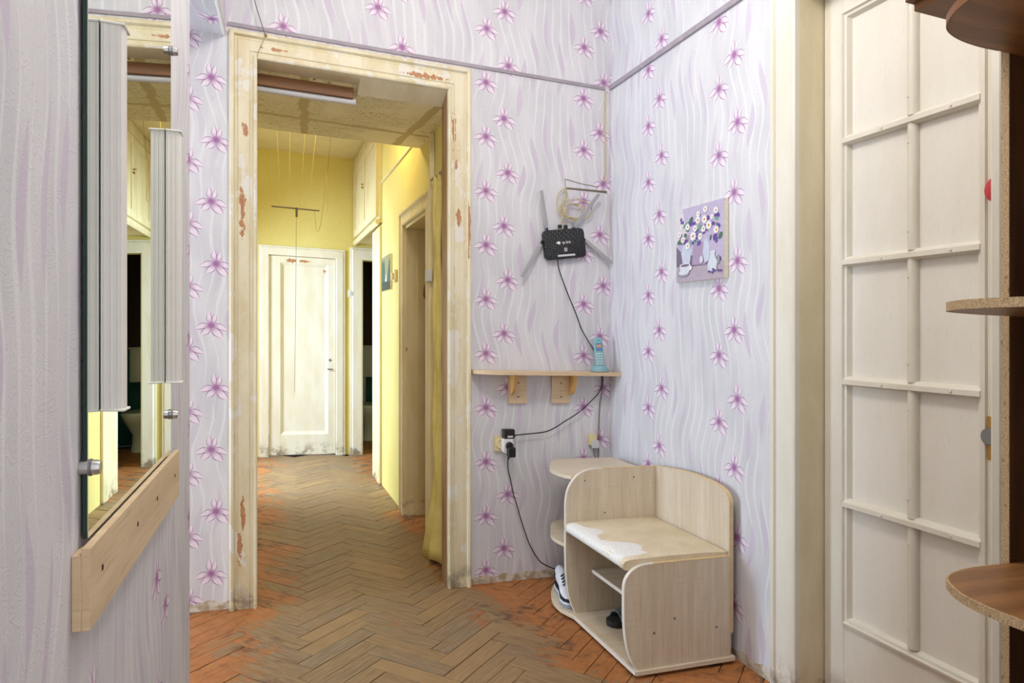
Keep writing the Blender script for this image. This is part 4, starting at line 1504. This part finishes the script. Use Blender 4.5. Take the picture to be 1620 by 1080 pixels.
# ------------------------------------------------------------------ things on the left wall
def left_wall_things():
    d = Vector((0.0313, 1.0, 0)).normalized()
    nrm = Vector((d.y, -d.x, 0))
    # local: x out of the wall, y along the wall (away from the viewer), z up
    k = math.sqrt(1 + 0.0313 ** 2)
    XF = Matrix(((nrm.x, d.x, 0, -0.284), (nrm.y, d.y, 0, 0), (0, 0, 1, 0), (0, 0, 0, 1)))
    m = thing('wall_mirror', 'tall frameless wall mirror with a green glass edge', 'mirror')
    MB(XF).box(0.0045, 0.0105, 1.140, 1.890, 0.940, 2.16).build('glass_edge', 'glass_edge', m)
    MB(XF).box(0.0105, 0.0112, 1.1415, 1.8885, 0.9405, 2.1595).build('silvered_face', 'mirror', m)
    for y, z in ((1.143, 1.043), (1.889, 1.034), (1.889, 1.938)):
        c_ = MB(XF).lathe([(0.011, 0.0), (0.011, 0.022), (0.0095, 0.027), (0.0, 0.027)], (0.0, y, z), 'x', 18).build('clip', 'metal', m, 40)
        MB(XF).lathe([(0.0125, 0.0125), (0.0125, 0.0155), (0.011, 0.0165)], (0.0, y, z), 'x', 18).build('clip_washer', 'steel_dull', c_, 40)
    # birch ledge carrying the mirror
    l = thing('mirror_ledge', 'pale wooden ledge screwed to the wall under the mirror', 'ledge')
    MB(XF).box(0.0125, 0.024, 1.100, 1.935, 0.822, 0.938, 0.001).build('front_board', 'birch', l)
    MB(XF).box(0.0005, 0.0125, 1.100, 1.935, 0.822, 0.928, 0.001).build('back_batten', 'birch', l)
    MB(XF).box(0.0113, 0.0125, 1.15, 1.92, 0.928, 0.935).build('dark_gap', 'dark_gap', l)
    for y, z in ((1.165, 0.890), (1.42, 0.886), (1.62, 0.886), (1.86, 0.886)):
        MB(XF).lathe([(0.0045, 0.0), (0.0045, 0.001), (0.0, 0.001)], (0.024, y, z), 'x', 10).build('screw', 'screw', l)
    # ridged lamps standing on the glass
    for y, lab in ((1.224, 'near ridged white lamp bar standing out from the mirror, next to its green edge'),
                   (1.822, 'far ridged white lamp bar on the mirror edge by the narrow wallpaper strip')):
        t = thing('mirror_lamp', lab, 'lamp', 'lamp bars on the mirror')
        # ridged profile in (out, along)
        pr = []
        w = 0.018
        for i in range(13):
            f = i / 12
            pr.append((0.0125 + 0.028 * f, -w - (0.0009 if i % 4 == 2 else 0.0)))
        pr += [(0.0420, -w + 0.003), (0.0435, -w + 0.010), (0.044, 0.0), (0.0435, w - 0.010), (0.0420, w - 0.003)]
        for i in range(12, -1, -1):
            f = i / 12
            pr.append((0.0125 + 0.028 * f, w + (0.0009 if i % 4 == 2 else 0.0)))
        mb = MB(XF)
        mb.prism([(a, y + b) for a, b in pr], 'z', 1.121, 1.716)
        mb.build('ridged_body', 'lamp_body', t)
        for z0, z1 in ((1.117, 1.121), (1.716, 1.720)):
            MB(XF).box(0.0118, 0.046, y - w - .003, y + w + .003, z0, z1, 0.001).build('end_cap', 'white_pl', t)


left_wall_things()


# ------------------------------------------------------------------ brown shelving unit at the right edge
def shelving():
    u = thing('hallway_shelf_unit', 'brown wood-grain shelving unit with rounded projecting shelves at the right edge', 'shelf unit')
    X1 = RIGHT - 0.004
    side = MB().box(1.457, X1, 0.976, 0.992, 0.0, 1.950).build('side_panel', 'brown_dark', u)
    MB().box(1.4545, 1.457, 0.976, 0.992, 0.0, 1.950).build('raw_edge', 'chipboard', side)
    MB().box(X1 - 0.006, X1, 0.10, 0.976, 0.0, 1.950).build('back_panel', 'brown_dark', u)
    MB().box(1.457, X1 - 0.006, 0.10, 0.116, 0.0, 1.950).build('side_panel', 'brown_dark', u)
    front = cr([(1.42, 0.974), (1.36, 0.976), (1.295, 0.968), (1.240, 0.948), (1.205, 0.915), (1.178, 0.872), (1.165, 0.825), (1.162, 0.76), (1.162, 0.60)], 5)
    front = front + cr([(1.162, 0.50), (1.162, 0.36), (1.165, 0.30), (1.18, 0.24), (1.24, 0.17), (1.32, 0.13), (1.42, 0.118)], 5)
    for z in (0.29, 0.816, 1.343, 1.887):
        s = MB().prism(front + [(X1 - 0.006, 0.118), (X1 - 0.006, 0.974)], 'z', z - 0.0165, z).build('shelf_board', 'brown', u)
        mb = MB()
        rows = []
        for i, (x, y) in enumerate(front):
            a = Vector(front[max(i - 1, 0)])
            c_ = Vector(front[min(i + 1, len(front) - 1)])
            t = (c_ - a).normalized()
            n = Vector((t.y, -t.x))
            if n.x > 0.3:
                n = -n
            n = Vector((-t.y, t.x)) if Vector((-t.y, t.x)).dot(Vector((1.6, 0.55)) - Vector((x, y))) < 0 else Vector((t.y, -t.x))
            q = Vector((x, y)) + n * 0.0012
            r_ = Vector((x, y)) - n * 0.002
            rows.append([(q.x, q.y, z - 0.0166), (r_.x, r_.y, z - 0.0166), (r_.x, r_.y, z + 0.0001), (q.x, q.y, z + 0.0001)])
        mb.loft(rows)
        mb.build('raw_edge', 'chipboard' if z < 1.6 else 'brown_strip', s)
    # top boards, doubled
    MB().box(1.265, X1, 0.06, 1.040, 1.950, 1.966, 0.001).build('top_board', 'brown', u)
    MB().box(1.245, X1, 0.05, 1.044, 1.966, 1.984, 0.001).build('top_board', 'brown_strip', u)


shelving()


# ------------------------------------------------------------------ corridor things
def corridor_things():
    # pelmet strip just behind the door head
    t = thing('wooden_pelmet', 'brown wooden strip with a pale underside behind the doorway head', 'pelmet')
    MB().box(-0.20, 0.420, 3.412, 3.440, 2.400, 2.453, 0.002).build('board', 'brown_strip', t)
    MB().tube([(-0.20, 3.444, 2.392), (0.434, 3.444, 2.392)], 0.016, 14).build('roller_tube', 'label', t, 50)
    # drying rod on strings
    r = thing('drying_rod', 'thin hanging rod on pale strings in front of the far corridor wall', 'drying rack')
    Y = 4.60
    MB().tube([(0.055, Y, 2.040), (0.348, Y, 2.038)], 0.006, 10).build('rod', 'rod', r, 50)
    zc = CEIL

    def st(pts, mat='string', rad=0.0018):
        MB().tube(cr(pts, 5), rad, 6).build('string', mat, r, 60)
    st([(0.045, Y, zc), (0.075, Y, 2.70), (0.095, Y, 2.35), (0.106, Y, 2.042)])
    st([(0.165, Y, zc), (0.165, Y, 2.60), (0.164, Y, 2.42), (0.163, Y, 2.20)])
    st([(0.272, Y, zc), (0.262, Y, 2.60), (0.245, Y, 2.34), (0.224, Y, 2.040)])
    st([(0.345, Y, zc), (0.330, Y, 2.60), (0.308, Y, 2.36), (0.296, Y, 2.20)])
    st([(0.392, Y, 2.28), (0.378, Y, 2.12), (0.358, Y, 1.96), (0.340, Y, 1.905), (0.328, Y, 1.92), (0.318, Y, 2.036)])
    st([(0.392, Y, 2.28), (0.398, Y, 2.16), (0.402, Y, 2.06), (0.392, Y, 2.04)])
    st([(0.44, Y, zc), (0.425, Y, 2.60), (0.400, Y, 2.30)], 'twine', 0.0013)
    st([(0.207, Y, 2.035), (0.204, Y, 1.8), (0.200, Y, 1.3), (0.194, Y, 0.86)], 'twine', 0.0013)
    MB().box(0.200, 0.214, Y - .008, Y + .008, 1.985, 2.045, .002).build('knot', 'twine', r)
    # hook and string above the door head
    h = thing('hook_string', 'dark string tied to a nail on the top of the door casing', 'string')
    MB().tube(cr([(-0.058, 3.255, 2.85), (-0.032, 3.255, 2.719), (-0.013, 3.255, 2.652), (0.012, 3.256, 2.572)], 5), 0.0022, 6).build('string', 'cable_g', h, 60)
    MB().tube(cr([(0.012, 3.256, 2.572), (0.0, 3.257, 2.535), (-0.016, 3.258, 2.496), (-0.02, 3.262, 2.474)], 5), 0.0014, 6).build('string', 'twine', h, 60)
    MB().tube([(0.016, 3.268, 2.570), (0.016, 3.245, 2.574)], 0.004, 8).build('nail', 'brass', h)
    # wall cabinet above the lobby
    c_ = thing('high_cabinet', 'cream painted high cupboard with two doors over the corridor end', 'cabinet')
    x0, y0, y1, z0, z1 = 0.885, 5.67, FAR - 0.002, 2.17, 3.03
    MB().box(x0 + 0.02, HALLR - 0.001, y0, 6.10, z0, z1).build('carcass', 'cab_paint', c_)
    MB().box(x0 + 0.02, 1.69, 6.11, y1, z0, z1).build('carcass', 'cab_paint', c_)
    MB().prism([(x0 - 0.012, z0 - 0.004), (x0 - 0.006, z0 + 0.022), (x0 + 0.02, z0 + 0.03), (x0 + 0.02, z0 - 0.02), (x0 + 0.006, z0 - 0.02)], 'y', y0, y1).build('bottom_moulding', 'cab_paint', c_)
    MB().box(x0 + 0.004, x0 + 0.02, y0, y1, z1 - 0.10, z1).build('top_rail', 'cab_paint', c_)
    ym = (y0 + y1) / 2 + 0.05
    for a, b in ((y0 + 0.02, ym - 0.006), (ym + 0.006, y1 - 0.03)):
        dr = MB().box(x0 + 0.004, x0 + 0.020, a, b, z0 + 0.05, z1 - 0.115, 0.002).build('door', 'cab_paint', c_)
        for q in ((a, a + .07, z0 + .05, z1 - .115), (b - .07, b, z0 + .05, z1 - .115), (a + .07, b - .07, z0 + .05, z0 + .12), (a + .07, b - .07, z1 - .185, z1 - .115)):
            MB().box(x0 - 0.006, x0 + 0.0045, q[0], q[1], q[2], q[3], 0.002).build('door_frame', 'cab_paint', dr)
    MB().tube([(x0 - 0.004, ym - 0.05, 2.60), (x0 - 0.022, ym - 0.05, 2.60)], 0.010, 10).build('knob', 'brass', c_)
    MB().tube([(x0 - 0.012, ym + 0.03, 2.645), (x0 - 0.012, ym - 0.06, 2.625)], 0.006, 8).build('latch', 'brass', c_)
    # little picture and switch on the yellow wall
    p = thing('corridor_picture', 'small dark green landscape picture on the yellow corridor wall', 'picture')
    y0, y1, z0, z1 = 5.20, 5.585, 1.595, 1.865
    MB().box(HALLR - 0.016, HALLR - 0.001, y0, y1, z0, z1, 0.001).build('board', 'p_card', p)
    mb = MB()
    X = HALLR - 0.0163
    for i, (pts, mi) in enumerate((([(0, 0), (1, 0), (1, 1), (0, 1)], 0), ([(0, 0), (.45, 0), (.42, .6), (.3, .95), (.12, .8), (0, 1)], 1),
                                   ([(.55, .0), (1, 0), (1, .9), (.85, .75), (.7, .45)], 1), ([(0, 0), (1, 0), (1, .22), (0, .28)], 2), ([(.42, .25), (.6, .25), (.55, .5)], 3))):
        mb.mi = mi
        mb.face([(X - i * 0.0001, y1 - a * (y1 - y0), z0 + b * (z1 - z0)) for a, b in pts])
    mb.build('print', ['p_sky', 'p_gsea', 'p_gdark', 'p_pale'], p)
    s = thing('light_switch', 'ivory light switch between the small picture and the side-room doorway', 'switch')
    MB().box(HALLR - 0.022, HALLR - 0.001, 4.985, 5.065, 1.635, 1.725, 0.004).build('plate', 'ivory_pl', s)
    MB().box(HALLR - 0.040, HALLR - 0.022, 5.005, 5.035, 1.65, 1.70, 0.003).build('rocker', 'ivory_pl', s)
    s = thing('light_switch', 'white square light switch beside the white corridor door', 'switch')
    MB().prism(rrect(0.826, 0.900, 1.615, 1.692, .006), 'y', FAR - 0.02, FAR - 0.001, 0.002).build('plate', 'white_pl', s)
    MB().box(0.846, 0.880, FAR - 0.026, FAR - 0.02, 1.632, 1.675, 0.002).build('rocker', 'label', s)
    # conduit with its box at the near casing of the side-room doorway
    s = thing('cable_conduit', 'pale cable conduit with a small box beside the yellow curtain', 'conduit')
    MB().box(HALLR - 0.028, HALLR - 0.001, 3.836, 3.858, 0.30, 2.41, 0.002).build('channel', 'ivory_pl', s)
    MB().box(HALLR - 0.050, HALLR - 0.026, 3.785, 3.866, 1.555, 1.625, 0.003).build('box', 'label', s)
    # curtain
    cu = thing('door_curtain', 'long yellow curtain gathered beside the doorway', 'curtain')
    P = []
    for i in range(33):
        z = 2.12 * (1 - i / 32) + 0.015
        f = (1 - z / 2.13)
        row = []
        for j in range(25):
            t = j / 24
            flare = max(0.0, f - 0.80) / 0.20
            y = 3.565 + t * (0.165 + 0.23 * flare ** 1.5)
            x = 0.898 + 0.016 * math.sin(t * 15 + f * 1.2) * (0.6 + 0.4 * f) - 0.035 * flare * math.sin(t * 3.0) + 0.006 * math.sin(f * 23 + t * 4)
            row.append((x, y, z + (0.018 * math.sin(t * 9) * flare)))
        P.append(row)
    o = MB().grid(P).build('cloth', 'curtain', cu, 80)
    md = o.modifiers.new('thickness', 'SOLIDIFY')
    md.thickness = 0.002
    MB().tube([(0.90, 3.50, 2.13), (0.90, 3.80, 2.13)], 0.007, 8).build('curtain_rod', 'rod', cu, 50)
    # toilet in the dark room
    t = thing('toilet', 'white toilet dimly seen through the dark water closet doorway', 'toilet')
    cx_, cy_ = 1.17, 8.10
    MB().prism(rrect(cx_ - .19, cx_ + .19, 8.40, 8.58, .03), 'z', 0.72, 1.08, 0.012, 2).build('cistern', 'porcelain', t, 40)
    MB().prism(rrect(cx_ - .20, cx_ + .20, 8.39, 8.585, .03), 'z', 1.08, 1.105, 0.006).build('cistern_lid', 'porcelain', t, 40)
    MB().tube([(cx_, 8.47, 0.73), (cx_, 8.47, 0.36)], 0.022, 12).build('flush_pipe', 'porcelain', t, 50)

    def ring(a, b, z, dy=0.0):
        return [(cx_ + a * math.cos(2 * PI * k / 24), cy_ + dy + b * math.sin(2 * PI * k / 24), z) for k in range(24)]
    MB().loft([ring(.12, .16, 0, .08), ring(.11, .15, .04, .08), ring(.10, .14, .18, .07), ring(.16, .22, .32, .02), ring(.185, .25, .39), ring(.185, .25, .40)]).build('bowl', 'porcelain', t, 50)
    MB().loft([ring(.19, .255, .401), ring(.193, .258, .412), ring(.188, .252, .428), ring(.10, .15, .434)]).build('seat_lid', 'porcelain', t, 50)


corridor_things()


# ------------------------------------------------------------------ finish: shear the level geometry, set origins at the bases
def finish():
    objs = [o for o in SC.objects if o.type in ('MESH', 'EMPTY')]
    skip = {o for o in objs if o.type == 'MESH' and (o.name.startswith('parquet_block') or 'done' in o)}
    for o in objs:
        if 'done' in o:
            del o['done']
    for o in objs:
        if o.type == 'MESH' and o not in skip:
            for v in o.data.vertices:
                v.co.z -= SHEAR * v.co.x
    org = {}

    def verts(o):
        out = [v.co for v in o.data.vertices] if o.type == 'MESH' and o not in skip else []
        for c_ in o.children:
            if c_ not in skip:
                out += verts(c_)
        return out
    for o in objs:
        if o in skip:
            continue
        if o is floor:
            org[o] = Vector((0, 0, 0))
            continue
        vs = verts(o)
        lo = Vector([min(v[i] for v in vs) for i in range(3)])
        hi = Vector([max(v[i] for v in vs) for i in range(3)])
        org[o] = Vector(((lo.x + hi.x) / 2, (lo.y + hi.y) / 2, lo.z))
    for o in objs:
        if o in skip:
            continue
        if o.type == 'MESH':
            o.data.transform(Matrix.Translation(-org[o]))
        o.location = org[o] - (org[o.parent] if o.parent else Vector((0, 0, 0)))


finish()
